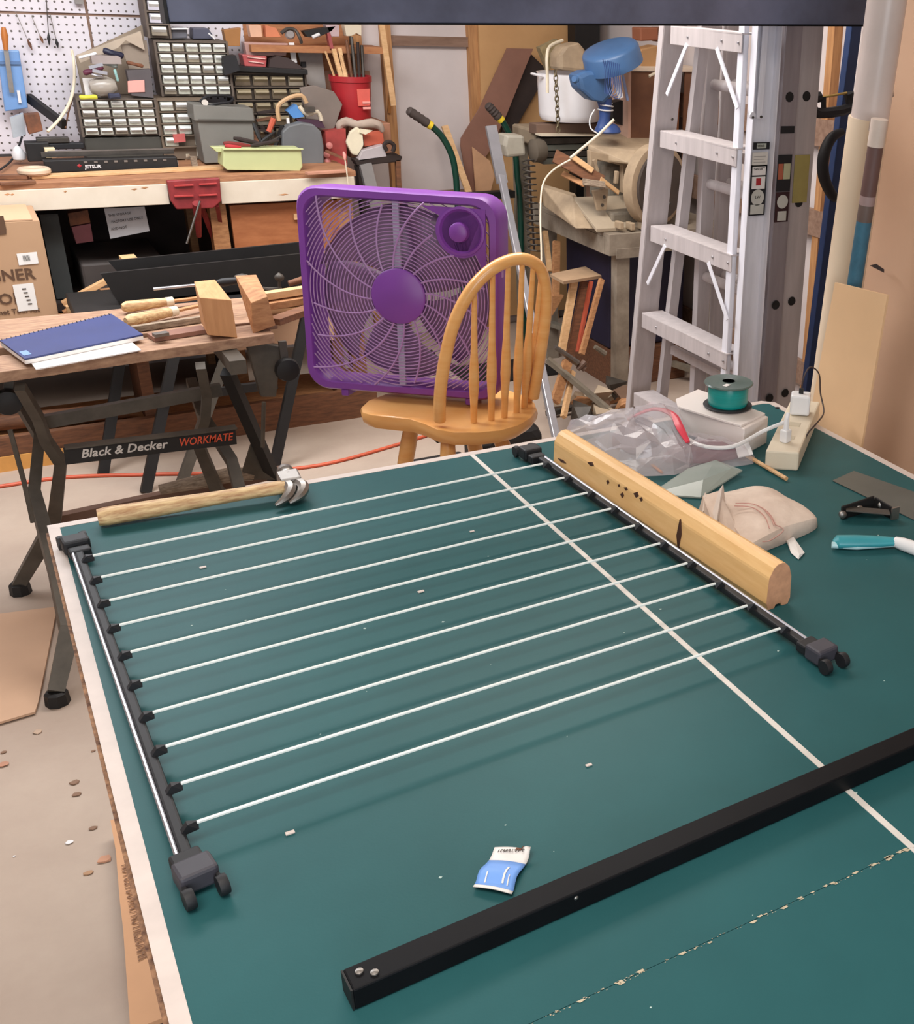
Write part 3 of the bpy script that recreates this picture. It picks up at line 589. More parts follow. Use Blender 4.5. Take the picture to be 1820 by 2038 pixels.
# wooden slats piled behind the carton
sl = [((131, 600), (232, 548), 2.25), ((128, 622), (240, 565), 2.22), ((130, 640), (236, 585), 2.2), ((135, 610), (215, 600), 2.3), ((130, 655), (250, 602), 2.15), ((140, 628), (250, 618), 2.1)]
slat_px = [[V((0.213, 2.5, 0.528)), V((0.387, 2.5, 0.609))], [V((0.209, 2.46, 0.502)), V((0.41, 2.46, 0.582))], [V((0.205, 2.42, 0.481)), V((0.393, 2.42, 0.557))], [V((0.216, 2.4, 0.534)), V((0.372, 2.4, 0.545))], [V((0.194, 2.36, 0.469)), V((0.398, 2.36, 0.541))], [V((0.217, 2.33, 0.506)), V((0.399, 2.33, 0.519))]]
for i, (a, b) in enumerate(slat_px):
    tag(MB().bar(a, b, .03, .018 + .004 * (i % 2)).build('slat', (WOODL, WOOD, WOODD)[i % 3], bevel=.001), 'thin wooden slat in the loose pile behind the carton, %s' % ['topmost', 'second from top', 'third from top', 'fourth, nearly level', 'fifth from top', 'lowest'][i], 'slat', 'wooden slats piled behind the carton')
lw = thing('lumber_rack', 'low wooden rack holding the lumber pile under the workbench', 'rack', (.4, 2.6, 0))
MB().box2((-.5, 2.35, .06), (1.25, 2.68, .10)).build('base_board', WOOD, lw)
MB().box2((-.5, 2.33, .0), (1.25, 2.36, .12)).build('front_rail', WOODD, lw)
for x in (-.3, .4, 1.1): MB().box2((x, 2.36, .10), (x + .04, 2.66, .42)).build('post', WOODD, lw)
MB().box2((-.5, 2.36, .42), (1.3, 2.68, .45)).build('shelf_board', WOOD, lw)
tag(MB().box2((.28, 2.32, .34), (1.1, 2.335, .445)).build('side_board', CARD), 'broad tan board set on edge under the workbench top', 'board')
tag(MB().tube([(-.1, 2.45, .14), (.35, 2.4, .14)], .03, 10).build('brown_log', WOODD, smooth=True), 'brown round log lying on the low lumber rack', 'wood')
tag(MB().box2((-.2, 2.32, .0), (.25, 2.325, .055)).build('orange_board', M('orange_ply', (222, 160, 84), .6)), 'orange plywood strip on the floor before the lumber rack', 'board')
for i, (x, y, z, l, m) in enumerate(((.55, 2.5, .475, .5, WOOD), (.75, 2.55, .5, .42, WOODL), (.95, 2.45, .475, .5, WOODD), (.6, 2.62, .52, .5, WOOD))):
    tag(MB().bar((x - l / 2, y, z), (x + l / 2, y + .03 * (i - 1), z), .05, .035).build('offcut', m), ['mid brown', 'pale', 'dark brown', 'rearmost brown'][i] + ' offcut lying on the lumber rack shelf', 'wood', 'offcuts on the lumber rack')

# ================= main workbench along back wall =================
BT = .92
wk = thing('workbench', 'long wooden workbench with chipped white front board under the pegboard', 'workbench', (.3, 3.0, 0))
TOPW = M('worn_bench_top', (178, 128, 92), .7, scale=9, stretch=(2, 12, 12), rgb2=(140, 94, 66))
MB().box2((-.9, 2.69, BT - .022), (1.345, 3.38, BT)).build('bench_top', TOPW, wk, bevel=.002)
fb1 = MB().box2((-.9, 2.684, .824), (V((0.637, 2.684, 0.827))[0], 2.70, .898)).build('front_board', BENCHW, wk, bevel=.002)
MB().box2((V((0.82, 2.684, 0.827))[0], 2.684, .815), (1.335, 2.70, .898)).build('front_board', BENCHW, wk, bevel=.002)
MB().box2((-.9, 2.72, .12), (-.84, 3.3, .898)).build('leg', WOOD, wk)
for x in (-.9, .78, 1.27):
    for y in (2.73, 3.3): MB().box2((x, y, 0), (x + .06, y + .06, .898)).build('leg', WOOD, wk)
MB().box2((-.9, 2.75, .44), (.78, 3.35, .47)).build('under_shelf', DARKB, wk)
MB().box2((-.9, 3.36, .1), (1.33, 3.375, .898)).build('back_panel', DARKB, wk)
PLY = M('orange_plywood', (176, 112, 70), .65, scale=6, stretch=(2, 2, 8), rgb2=(154, 92, 54))
dr = MB().box2((.855, 2.73, .60), (1.27, 2.75, .80)).build('drawer_front', PLY, wk)
MB().bar((1.09, 2.725, .745), (1.2, 2.725, .745), .02, .022).build('wood_pull', WOODL, dr)
MB().box2((.82, 2.72, .585), (1.27, 2.745, .60)).build('drawer_rail', WOODL, wk)
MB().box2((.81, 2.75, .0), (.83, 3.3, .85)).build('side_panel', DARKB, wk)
for x, z, w in ((.12, .885, .010), (.135, .884, .007), (.30, .886, .006), (.56, .888, .014), (.525, .884, .012), (1.05, .84, .022)):
    MB().hull([(x + dx * w, 2.6838, z + dz * .004) for dx, dz in ((-1, 0), (0, -1), (1, .3), (.3, 1))] + [(x, 2.6828, z)]).build('paint_chip', WOOD, wk)
# red vise on bench front
vs_ = thing('bench_vise', 'red cast iron woodworking vise bolted to the workbench front', 'vise', (.735, 2.66, .7))
MB().prism([V((0.635, 2.66, 0.914)), V((0.821, 2.66, 0.917)), V((0.816, 2.66, 0.831)), V((0.783, 2.66, 0.805)), V((0.654, 2.66, 0.808)), V((0.638, 2.66, 0.84))], (0, .024, 0)).build('front_jaw', REDM, vs_, bevel=.004)
for u, v in ((350, 368), (398, 366)):
    pass
for q in ([V((0.657, 2.655, 0.895)), V((0.724, 2.655, 0.896))], [V((0.743, 2.655, 0.897)), V((0.807, 2.655, 0.898))], [V((0.652, 2.655, 0.857)), V((0.718, 2.655, 0.857))], [V((0.737, 2.655, 0.857)), V((0.802, 2.655, 0.857))]): MB().bar(q[0], q[1], .008, .006).build('highlight_rib', M('red_highlight', (178, 62, 60), .35), vs_, bevel=.001)  # ribs in a lighter red, the jaw's highlights put into their colour
MB().tube([V((0.722, 2.63, 0.832)), V((0.727, 2.72, 0.692))], [.016, .010], 8).build('screw', REDM, vs_, smooth=True)
for pts in ([V((0.744, 2.68, 0.817)), V((0.795, 2.8, 0.652))], [V((0.801, 2.68, 0.814)), V((0.829, 2.8, 0.67))]): MB().bar(pts[0], pts[1], .014, .02).build('guide_bar', REDM, vs_)
MB().tube([V((0.733, 2.62, 0.842)), V((0.662, 2.6, 0.691))], .004, 8).build('tommy_bar', STEEL, vs_, smooth=True)

# things below the bench
tag(MB().box2((V((0.31, 2.8, 0.592))[0], 2.80, .475), (V((0.603, 2.8, 0.568))[0], 3.2, .60)).build('plastic_bin', M('dark_grey_bin', (72, 66, 64), .6), bevel=.01), 'dark grey plastic bin on the shelf under the bench', 'bin')
tag(MB().prism([V((0.421, 2.76, 0.807)), V((0.558, 2.76, 0.807)), V((0.562, 2.76, 0.715)), V((0.424, 2.76, 0.695))], (0, .003, 0)).build('hanging_notice', M('grey_notice', (168, 168, 172), .6)), 'grey printed notice card hanging under the white bench board', 'sign')
nt_ = C.objects['hanging_notice']; ORG_N = ORG[nt_.name]
for (u, s) in ((V((0.43, 2.757, 0.776)), 'THIS STORAGE'), (V((0.437, 2.757, 0.753)), 'FACTORY USE ONLY'), (V((0.432, 2.757, 0.727)), 'AND NOT')): text(s, .013, u, (1, 0, .09), (-.05, 0, 1), INK, nt_, sx=.9)
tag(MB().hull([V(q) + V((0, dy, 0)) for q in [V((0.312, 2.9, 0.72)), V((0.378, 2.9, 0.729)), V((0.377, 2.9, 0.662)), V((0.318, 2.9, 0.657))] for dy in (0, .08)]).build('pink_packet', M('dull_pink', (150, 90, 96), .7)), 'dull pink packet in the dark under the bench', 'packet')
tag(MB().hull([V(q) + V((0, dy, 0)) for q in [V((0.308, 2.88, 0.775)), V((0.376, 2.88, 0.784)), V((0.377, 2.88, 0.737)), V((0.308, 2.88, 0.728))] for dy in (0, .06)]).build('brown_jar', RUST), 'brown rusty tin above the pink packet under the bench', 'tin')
tag(MB().bar(V((0.442, 2.5, 0.677)), V((0.456, 2.35, 0.664)), .05, .02).build('offcut', WOODL), 'short pale offcut poking up behind the black trough', 'wood')
tag(MB().box2((V((0.211, 2.9, 0.598))[0], 2.8, .475), (V((0.27, 2.9, 0.593))[0], 3.2, .79)).build('dark_crate', M('slate_crate', (54, 58, 58), .7)), 'slate grey crate under the bench beside the carton', 'crate')

# ---- drawer organisers ----
DRW = M('frosted_drawer', (206, 206, 194), .35, var=.25, scale=30, rgb2=(166, 164, 148)); LIP = M('drawer_lip', (238, 240, 238), .3, var=.05)
CAB = M('dusty_cabinet', (96, 84, 74), .7, var=.12); CABB = M('brown_cabinet', (78, 66, 56), .7, var=.12); DRB = M('amber_drawer', (104, 90, 72), .4, var=.25, scale=30)
def organiser(x0, x1, z0, z1, y, dep, cols, rows, label, cab, dm, lm, mx=.012, skip=()):
    t = thing('drawer_organiser', label, 'drawer cabinet', ((x0 + x1) / 2, y + dep / 2, z0), None)
    MB().box2((x0, y + .012, z0), (x1, y + dep, z1)).build('cabinet', cab, t)
    for xx in (x0, x1): MB().box2((xx - .004, y - .006, z0), (xx + .004, y + .02, z1)).build('side_trim', cab, t)
    cw = (x1 - x0 - .012) / cols; ch = (z1 - z0 - .01) / rows
    for r in range(rows):
        for c in range(cols):
            if (r, c) in skip: continue
            a = x0 + .006 + c * cw; b = z1 - .005 - (r + 1) * ch
            d = MB().box2((a + cw * .08, y - .006, b + ch * .10), (a + cw * .92, y + .012, b + ch * .84)).build('drawer', dm if (r * 7 + c * 3 + len(label)) % 5 else M('dim_drawer', (134, 124, 108), .4, var=.2, scale=30), t, bevel=.001)
            MB().hull([(a + cw * f, y - .006 - k, b + ch * g) for f in (.13, .87) for k, g in ((0, .80), (.013, .70), (.014, .60), (0, .38))]).build('pull', lm, d)
        MB().box2((x0, y - .007, z1 - .008 - r * ch), (x1, y + .012, z1 - .003 - r * ch)).build('rib', cab, t)
    return t
organiser(.738, 1.005, 1.163, 1.374, 3.17, .16, 5, 5, 'tall drawer organiser of five by five clear drawers, centre of the bench', CAB, DRW, LIP)
organiser(.425, .697, 1.022, 1.165, 3.10, .18, 5, 4, 'wide drawer organiser below the clutter heap, left on the bench', CAB, DRW, LIP)
organiser(.722, .80, 1.38, 1.62, 3.17, .16, 1, 5, 'narrow drawer tower on top beside the slate beam end', CAB, M('pale_drawer', (190, 186, 196), .35), LIP)
organiser(.705, .885, .925, 1.16, 3.12, .16, 3, 5, 'dusty brown organiser with half its drawers gone under the tall one', M('brown_grey_cab', (112, 96, 80), .75), DRW, LIP, skip=((0, 2), (1, 2), (2, 2), (3, 1), (4, 0), (4, 1)))
organiser(1.012, 1.31, .98, 1.255, 3.20, .14, 4, 5, 'smoky brown drawer organiser right of the clear one', CABB, DRB, M('amber_lip', (156, 142, 114), .4))
tag(MB().box2((.425, 3.11, .925), (.70, 3.26, 1.018)).build('black_case', M('dusty_black_case', (66, 64, 58), .7), bevel=.006), 'dusty black flat case supporting the left drawer organiser', 'case')
tag(MB().box2((1.02, 3.21, .925), (1.30, 3.33, .978)).build('brown_box', RUST), 'rusty brown box underneath the smoky organiser', 'box')
tag(MB().prism([V((0.616, 3.09, 1.175)), V((0.613, 3.09, 1.266)), V((0.698, 3.09, 1.271)), V((0.693, 3.09, 1.165))], (0, .05, 0)).build('dark_box', M('charcoal_box', (84, 78, 80), .7)), 'charcoal box with pink label on the left organiser', 'box')
tag(MB().prism([V((0.61, 3.085, 1.228)), V((0.669, 3.085, 1.232)), V((0.664, 3.085, 1.188)), V((0.605, 3.085, 1.186))], (0, .004, 0)).build('pink_card', PINK), 'small pink card stuck on the charcoal box', 'label')
tag(MB().prism([V((0.745, 3.1, 1.024)), V((0.789, 3.1, 1.027)), V((0.788, 3.1, 0.996)), V((0.745, 3.1, 0.993))], (0, .02, 0)).build('red_card', M('dull_red_card', (196, 96, 92), .6)), 'small red card on the half empty organiser', 'label')
# clutter heap on left organiser
crm = thing('open_carton', 'torn beige carton of oddments heaped on the left organiser', 'box', V((0.539, 3.16, 1.159)))
KR_ = M('torn_carton', (178, 162, 144), .8, var=.1)
MB().prism([V((0.453, 3.12, 1.316)), V((0.688, 3.12, 1.407)), V((0.692, 3.12, 1.338)), V((0.63, 3.12, 1.373)), V((0.599, 3.12, 1.345)), V((0.462, 3.12, 1.29))], (0, .02, 0)).build('front_flap', KR_, crm)
MB().prism([V((0.461, 3.26, 1.304)), V((0.716, 3.26, 1.422)), V((0.713, 3.26, 1.235)), V((0.637, 3.26, 1.159)), V((0.463, 3.26, 1.16))], (0, .012, 0)).build('back_side', M('carton_inner', (150, 134, 116), .85, var=.15), crm)
MB().prism([V((0.612, 3.14, 1.354)), V((0.707, 3.14, 1.373)), V((0.702, 3.14, 1.248)), V((0.634, 3.14, 1.244))], (0, .01, 0)).build('side_flap', M('carton_inner2', (140, 126, 112), .85, var=.15), crm)
HB = 3.06
odd = [(V((0.542, 3.08, 1.338)), V((0.609, 3.08, 1.318)), .013, M('navy_tool', (26, 28, 52), .5), 'dark navy plier handles on the oddments heap'),
 (V((0.462, 3.08, 1.255)), V((0.532, 3.08, 1.279)), .011, M('maroon_grip', (92, 36, 58), .5), 'maroon gripped tool on the oddments heap'),
 (V((0.528, 3.09, 1.298)), V((0.584, 3.09, 1.281)), .012, M('greygreen', (136, 144, 140), .5), 'grey green clip on the oddments heap'),
 (V((0.486, 3.06, 1.253)), V((0.526, 3.06, 1.246)), .006, CHROME, 'bright steel bracket on the oddments heap'),
 (V((0.456, 3.08, 1.31)), V((0.518, 3.08, 1.327)), .006, WHITE, 'white plastic strip on the oddments heap'),
 (V((0.568, 3.06, 1.272)), V((0.573, 3.06, 1.229)), .006, M('mint_strip', (140, 180, 176), .5), 'mint coloured strip hanging on the oddments heap'),
 (V((0.431, 3.05, 1.172)), V((0.492, 3.05, 1.173)), .010, M('yellow_grip', (200, 196, 60), .5), 'yellow gripped tool at the foot of the oddments heap'),
 (V((0.531, 3.06, 1.174)), V((0.574, 3.06, 1.177)), .012, M('navy_small', (50, 52, 72), .5), 'small navy box at the foot of the oddments heap'),
 (V((0.618, 3.1, 1.295)), V((0.675, 3.1, 1.281)), .008, RUST, 'rusty hinge on the oddments heap')]
for a, b, r, m, lab in odd:
    a = V(a); b = V(b)
    tag(MB().tube([a, lerp(a, b, .1), lerp(a, b, .5), lerp(a, b, .9), b], [r * .6, r, r * .8, r, r * .6], 8).build('oddment', m, smooth=True), lab, 'tool')
tag(MB().lathe([(.004, -.05), (.022, -.045), (.034, -.02), (.036, .02), (.02, .045), (.004, .05)], V((0.522, 3.09, 1.208)), (1, 0, .1), 16).build('glass_jar', M('grey_jar', (160, 152, 142), .25), smooth=True), 'grey rounded jar lying in the oddments heap', 'jar')
tag(MB().box(V((0.485, 3.13, 1.199)), (.05, .02, .07)).build('small_white_box', PAPER), 'small white box under the oddments heap', 'box')
for i, (a, b) in enumerate(([V((0.484, 3.07, 1.276)), V((0.532, 3.07, 1.289))], [V((0.491, 3.05, 1.268)), V((0.54, 3.05, 1.258))])): tag(MB().bar(a, b, .004, .012).build('steel_strip', CHROME), ['upper', 'lower'][i] + ' bright strip across the oddments heap', 'strip')
for u, v in ((0, 0),): tag(MB().box(V((0.547, 3.1, 1.305)), (.10, .06, .03)).build('tin_lid', M('mauve_grey', (150, 138, 134), .6)), 'mauve grey tin in the middle of the oddments heap', 'tin')
MBT = tag(MB().tube([V((0.456, 3.3, 1.323)), V((0.451, 3.25, 1.281)), V((0.437, 3.2, 1.22)), V((0.403, 3.1, 1.156)), V((0.351, 3, 1.104)), V((0.298, 2.95, 1.062))], .0055, 8, sub=4).build('lamp_arm', CREAM, smooth=True), 'cream curved lamp arm rising in front of the pegboard', 'lamp arm')
MB().tube([V((0.451, 3.27, 1.27)), V((0.424, 3.2, 1.165)), V((0.387, 3.15, 1.097)), V((0.363, 3.1, 1.043))], .0028, 6, sub=3).build('thin_rod', WOODD, MBT) if 0 else tag(MB().tube([V((0.456, 3.27, 1.27)), V((0.423, 3.2, 1.165)), V((0.392, 3.15, 1.106)), V((0.369, 3.1, 1.056))], .003, 6, sub=3).build('brown_rod', WOODD), 'thin brown rod leaning beside the cream lamp arm', 'rod')
# blue jig and wooden handled mallet at the left
bj = thing('blue_holder', 'translucent light blue plastic tool holder hanging at far left', 'holder', V((0.215, 3.3, 1.101)))
LB = M('light_blue_plastic', (112, 152, 204), .35, var=.1)
MB().prism([V((0.204, 3.3, 1.319)), V((0.277, 3.3, 1.32)), V((0.269, 3.3, 1.11)), V((0.189, 3.3, 1.098))], (0, .03, 0)).build('body', LB, bj, bevel=.004)
MB().prism([V((0.2, 3.29, 1.28)), V((0.273, 3.29, 1.281)), V((0.274, 3.29, 1.27)), V((0.2, 3.29, 1.27))], (0, .006, 0)).build('rim', M('blue_rim', (84, 116, 160), .4), bj)
MB().bar(V((0.247, 3.292, 1.176)), V((0.245, 3.292, 1.13)), .010, .004, (0, 1, 0)).build('highlight_tab', WHITE, bj)
mh = thing('chisel', 'wood handled chisel stuck in the light blue holder', 'chisel', V((0.23, 3.28, 1.321)))
MB().tube([V((0.24, 3.28, 1.402)), V((0.238, 3.28, 1.374)), V((0.233, 3.28, 1.321))], [.007, .0125, .008], 10).build('handle', M('amber_handle', (186, 112, 50), .4), mh, smooth=True)
MB().bar(V((0.233, 3.28, 1.321)), V((0.224, 3.28, 1.168)), .016, .004, (0, 1, 0)).build('blade', STEEL, mh)
tag(MB().bar(V((0.28, 3.32, 1.145)), V((0.367, 3.1, 1.069)), .018, .035).build('black_straightedge', DARK), 'black straightedge leaning diagonally on the pegboard', 'straightedge')
tag(MB().prism([V((0.241, 3.1, 1.107)), V((0.291, 3.1, 1.112)), V((0.293, 3.1, 1.048)), V((0.244, 3.1, 1.035))], (0, .05, 0)).build('brown_block', RUST, bevel=.003), 'reddish brown block beside the pegboard foot', 'block')
tag(MB().hull([V(q) + V((0, dy, 0)) for q in [V((0.195, 3.15, 1.09)), V((0.241, 3.15, 1.107)), V((0.237, 3.15, 1.029)), V((0.192, 3.15, 1.017))] for dy in (0, .03)]).build('clear_clamp', M('clear_grey', (170, 176, 182), .3)), 'clear grey plastic clamp below the light blue holder', 'clamp')
# hanging small tools on pegboard
for i, (a, b, r, m) in enumerate(((V((0.294, 3.37, 1.456)), V((0.325, 3.36, 1.317)), .0012, STEEL), (V((0.345, 3.37, 1.443)), V((0.367, 3.36, 1.343)), .0012, STEEL), (V((0.406, 3.37, 1.499)), V((0.386, 3.36, 1.336)), .0016, DARKG), (V((0.41, 3.37, 1.449)), V((0.415, 3.36, 1.326)), .0016, STEEL))):
    t = thing('hanging_tool', ['leftmost thin tool hanging on the pegboard', 'second thin tool hanging on the pegboard', 'third thin tool hanging on the pegboard, dark cord', 'fourth thin tool hanging on the pegboard, steel loop'][i], 'hand tool', a, 'thin tools hanging on the pegboard')
    a = V(a); b = V(b); MB().tube([a, b], r, 6).build('wire', m, t)
    MB().tube([lerp(a, b, .72), lerp(a, b, .85), b], [.002, .0065, .001], 8).build('tip', (RUST, WOODD, DARK, DARK)[i], t, smooth=True)
tag(MB().box(V((0.517, 3.365, 1.499)), (.03, .02, .02)).build('peg_hook', STEEL), 'small grey hook at the top of the pegboard', 'hook')

# front-of-bench tools: slide rail, black track
tk = thing('guide_track', 'black toolbar with lettering and slots lying along the bench', 'tool', (.45, 2.95, BT))
ta = V(V((0.263, 2.918, 0.945))); tz = V(V((0.716, 2.915, 0.945)))
MB().bar(ta, tz, .05, .045).build('body', DARK, tk, bevel=.004)
MB().bar(ta + V((0, .035, .035)), tz + V((0, .035, .035)), .02, .016).build('upper_rail', DARKG, tk)
MB().bar(ta + V((.02, .0, .05)), tz + V((0, .0, .05)), .006, .004).build('steel_edge', STEEL, tk)
for k in range(9): MB().box(lerp(ta, tz, .30 + k * .075) + V((0, -.026, .012)), (.012, .003, .007)).build('slot', STEEL, tk)
text('JETSUR', .017, lerp(ta, tz, .29) + V((0, -.0262, -.010)), tz - ta, (0, 0, 1), M('white_ink', (224, 220, 220), .5), tk, bold=.0005)
MB().hull([lerp(ta, tz, .25) + V((dx, -.0265, dz)) for dx, dz in ((-.008, 0), (0, .007), (.008, 0), (0, -.007))] + [lerp(ta, tz, .25) + V((0, -.0275, 0))]).build('red_diamond', RED, tk)
bp_ = tag(MB().bar(V((0.206, 2.791, 0.926)), V((0.866, 2.864, 0.926)), .06, .010).build('long_board', WOODL, bevel=.001), 'long pale board lying along the front of the bench top', 'board')
sb_ = thing('switch_block', 'cluster of black knobs and cream cube at the left end of the bench', 'tool', V((0.298, 3.446, 0.93)))
MB().box(V((0.262, 3.1, 0.975)), (.08, .07, .07)).build('body', DARK, sb_, bevel=.004); MB().box(V((0.299, 3.05, 0.975)), (.035, .035, .035)).build('cream_cube', M('cream_block', (226, 214, 176), .5), sb_, bevel=.002)
MB().box(V((0.342, 3.12, 0.989)), (.16, .04, .022)).build('slider', BLACKP, sb_, bevel=.003)
MB().box(V((0.32, 3.12, 1.012)), (.11, .04, .02)).build('bracket', DARKG, sb_, bevel=.003)
tr_ = thing('tape_roll', 'cut cream plastic ring lying at the front left of the bench', 'ring', V((0.221, 2.81, 0.935)))
MB().tube([V(V((0.222, 2.801, 0.945))) + V((.042 * math.cos(a), .042 * math.sin(a), 0)) for a in [PI * 2 * k / 20 for k in range(21)]], .013, 8).build('ring', M('cream_ring', (206, 182, 156), .5), tr_, smooth=True)
tag(MB().lathe([(.003, 0), (.022, .01), (.024, .03), (.014, .05), (.004, .06)], V((0.199, 3.149, 0.93)), n=14).build('bottle_top', WHITE, smooth=True), 'small white bottle top at the far left of the bench', 'bottle top')
tag(MB().tube([V((0.121, 2.923, 0.935)), V((0.165, 3.121, 0.935)), V((0.2, 3.234, 0.96)), V((0.23, 3.332, 1))], .004, 6, sub=3).build('black_cable', BLACKP, smooth=True), 'black cable curling at the far left end of the bench', 'cable')
tag(MB().bar(V((0.068, 2.801, 0.93)), V((0.197, 2.766, 0.93)), .03, .014).build('brown_stick', WOODD), 'brown stick at the far left front of the bench', 'stick')
for i, (u, v, s, m) in enumerate(((345, 296, .03, STEEL), (352, 312, .022, WHITE), (368, 300, .03, OFFW), (330, 283, .025, DARK), (300, 310, .02, RUST), (270, 290, .02, STEEL), (385, 318, .045, WEATH))):
    p = V((0.737, 3.129, 0.935)) if i == 9 else [V((0.751, 3.209, 0.94)), V((0.727, 3.006, 0.94)), V((0.791, 3.139, 0.94)), V((0.738, 3.306, 0.94)), V((0.639, 3.027, 0.94)), V((0.612, 3.224, 0.94)), V((0.785, 2.972, 0.935))][i]
    p = V(p); p.z = BT + s * .4
    tag(MB().hull([p + V((random.uniform(-1, 1), random.uniform(-1, 1), random.choice((-.8, .8)))) * s * .5 for _ in range(12)]).build('loose_part', m), ['grey metal', 'white plastic', 'cream plastic', 'black', 'rusty', 'steel', 'weathered wooden'][i] + ' loose part on the bench near the brown organiser', 'part')

# grey toolbox
gb = thing('toolbox', 'grey metal toolbox standing behind the lime green tray', 'toolbox', V((0.912, 3.001, 0.921)))
MB().prism([V((0.822, 2.98, 1.094)), V((1.034, 2.98, 1.087)), V((1.021, 2.98, 0.926)), V((0.828, 2.98, 0.925))], (0, .13, 0)).build('body', TOOLBOX, gb, bevel=.004)
MB().hull([V(q) + V((0, dy, 0)) for q in [V((0.81, 2.97, 1.091)), V((1.038, 2.97, 1.088)), V((1.036, 2.97, 1.135)), V((0.813, 2.97, 1.151))] for dy in (0, .14)]).build('lid', TOOLBOX, gb, bevel=.005)
MB().bar(V((0.825, 2.968, 1.095)), V((1.034, 2.968, 1.089)), .004, .006).build('seam_lip', M('toolbox_seam', (90, 86, 80), .6), gb)
sn = thing('snips', 'black handled tin snips lying on the grey toolbox lid', 'snips', V((0.914, 3.05, 1.158)))
MB().lathe([(.012, -.006), (.014, 0), (.012, .006)], V((0.861, 2.99, 1.155)), (0, -1, .3), 14).build('pivot', STEEL, sn, smooth=True)
MB().tube([V((0.845, 3, 1.158)), V((0.874, 3, 1.178)), V((0.93, 3.02, 1.18)), V((0.975, 3.04, 1.17)), V((0.961, 3.02, 1.155)), V((0.904, 3, 1.15)), V((0.861, 3, 1.137))], .0055, 8, sub=3).build('handles', BLACKP, sn, smooth=True)
# lime tray with tools
lt = thing('lime_tray', 'pale lime green plastic tray full of dark hand tools', 'tray', V((0.996, 2.771, 0.921)))
MB().hull([V(q) for q in [V((0.863, 2.745, 1.012)), V((1.153, 2.745, 1.004)), V((1.152, 2.745, 0.935)), V((1.14, 2.745, 0.919)), V((0.866, 2.745, 0.933)), V((0.853, 2.745, 0.949))]] + [V(q) + V((0, .10, 0)) for q in [V((0.863, 2.745, 1.012)), V((1.153, 2.745, 1.004)), V((1.152, 2.745, 0.935)), V((1.14, 2.745, 0.919)), V((0.866, 2.745, 0.933)), V((0.853, 2.745, 0.949))]]).build('body', LIME, lt, bevel=.004)
MB().bar(V((0.858, 2.74, 1.011)), V((1.16, 2.74, 1.003)), .008, .006).build('rim', LIME, lt, bevel=.002)
MB().prism([V((0.827, 2.78, 1.014)), V((0.879, 2.78, 1.013)), V((0.87, 2.78, 0.994)), V((0.844, 2.78, 0.995))], (0, .05, 0)).build('end_lug', LIME, lt, bevel=.002)
for i, (a, b, r, m) in enumerate(((V((0.876, 2.8, 1.025)), V((0.976, 2.8, 1.013)), .011, M('dark_red_grip', (120, 40, 36), .5)), (V((0.919, 2.82, 1.041)), V((1.038, 2.82, 1.013)), .010, DARKB), (V((0.972, 2.78, 1.016)), V((1.083, 2.8, 1.03)), .009, DARKB), (V((1.024, 2.84, 1.021)), V((1.087, 2.86, 1.057)), .009, DARK), (V((0.876, 2.78, 1.018)), V((0.933, 2.77, 1.013)), .008, RED), (V((1.013, 2.88, 1.089)), V((1.024, 2.84, 1.017)), .010, DARK))):
    a = V(a); b = V(b); t = tag(MB().tube([a, lerp(a, b, .2), lerp(a, b, .7), b], [r * .6, r, r * .8, r * .4], 8).build('pliers', m, smooth=True), ['dark red gripped', 'long dark brown', 'right hand dark brown', 'upright black', 'short bright red', 'tall black rear'][i] + ' tool lying in the lime tray', 'hand tool', 'hand tools in the lime tray')
tag(MB().tube([V((1.077, 2.93, 1.049)), V((1.103, 2.93, 1.101))], [.010, .012], 8).build('orange_grip', M('orange_grip', (190, 90, 66), .5), smooth=True), 'orange brown tool grip between toolbox and grinder guard', 'hand tool')
for i, (a, b) in enumerate(([V((1.059, 3.05, 1.079)), V((1.136, 3.05, 1.094))], [V((1.048, 3, 1.05)), V((1.102, 3, 1.041))], [V((1.07, 3.02, 1.063)), V((1.098, 3, 1.005))])): tag(MB().bar(a, b, .014, .01).build('dark_tool', (WOODD, DARKB, DARKB)[i]), ['brown', 'dark', 'slanting dark'][i] + ' flat tool in the gap right of the grey toolbox', 'hand tool')
for i, (a, b, w_, m, lab) in enumerate(((V((1.077, 3.1, 1.103)), V((1.166, 3.1, 1.116)), .02, DARKB, 'dark flat bar resting above the toolbox gap'), (V((1.055, 2.95, 0.993)), V((1.129, 2.95, 1.03)), .018, DARKG, 'grey steel bar poking right behind the lime tray'), (V((1.096, 2.93, 0.99)), V((1.142, 2.97, 1.067)), .016, DARK, 'black upright handle left of the slate guard'), (V((1.028, 3.02, 1.04)), V((1.047, 2.97, 0.971)), .02, WOODD, 'brown handle wedged against the grey toolbox side'), (V((1.295, 2.93, 0.969)), V((1.371, 2.9, 0.934)), .02, RUST, 'rusty flat scrap at the front of the dusty red box'), (V((1.142, 2.659, 0.922)), V((1.307, 2.684, 0.922)), .03, M('pinkish_offcut', (196, 142, 118), .7), 'thin pinkish offcut at the right end of the bench edge'), (V((0.106, 2.682, 0.922)), V((0.214, 2.698, 0.922)), .02, WOODD, 'dark batten along the front left bench edge'), (V((0.486, 3.025, 0.93)), V((0.588, 3.085, 0.93)), .02, STEEL, 'short steel bar leaning on the black toolbar'))):
    tag(MB().bar(a, b, w_, .010).build('bench_oddment', m, bevel=.001), lab, 'hand tool')
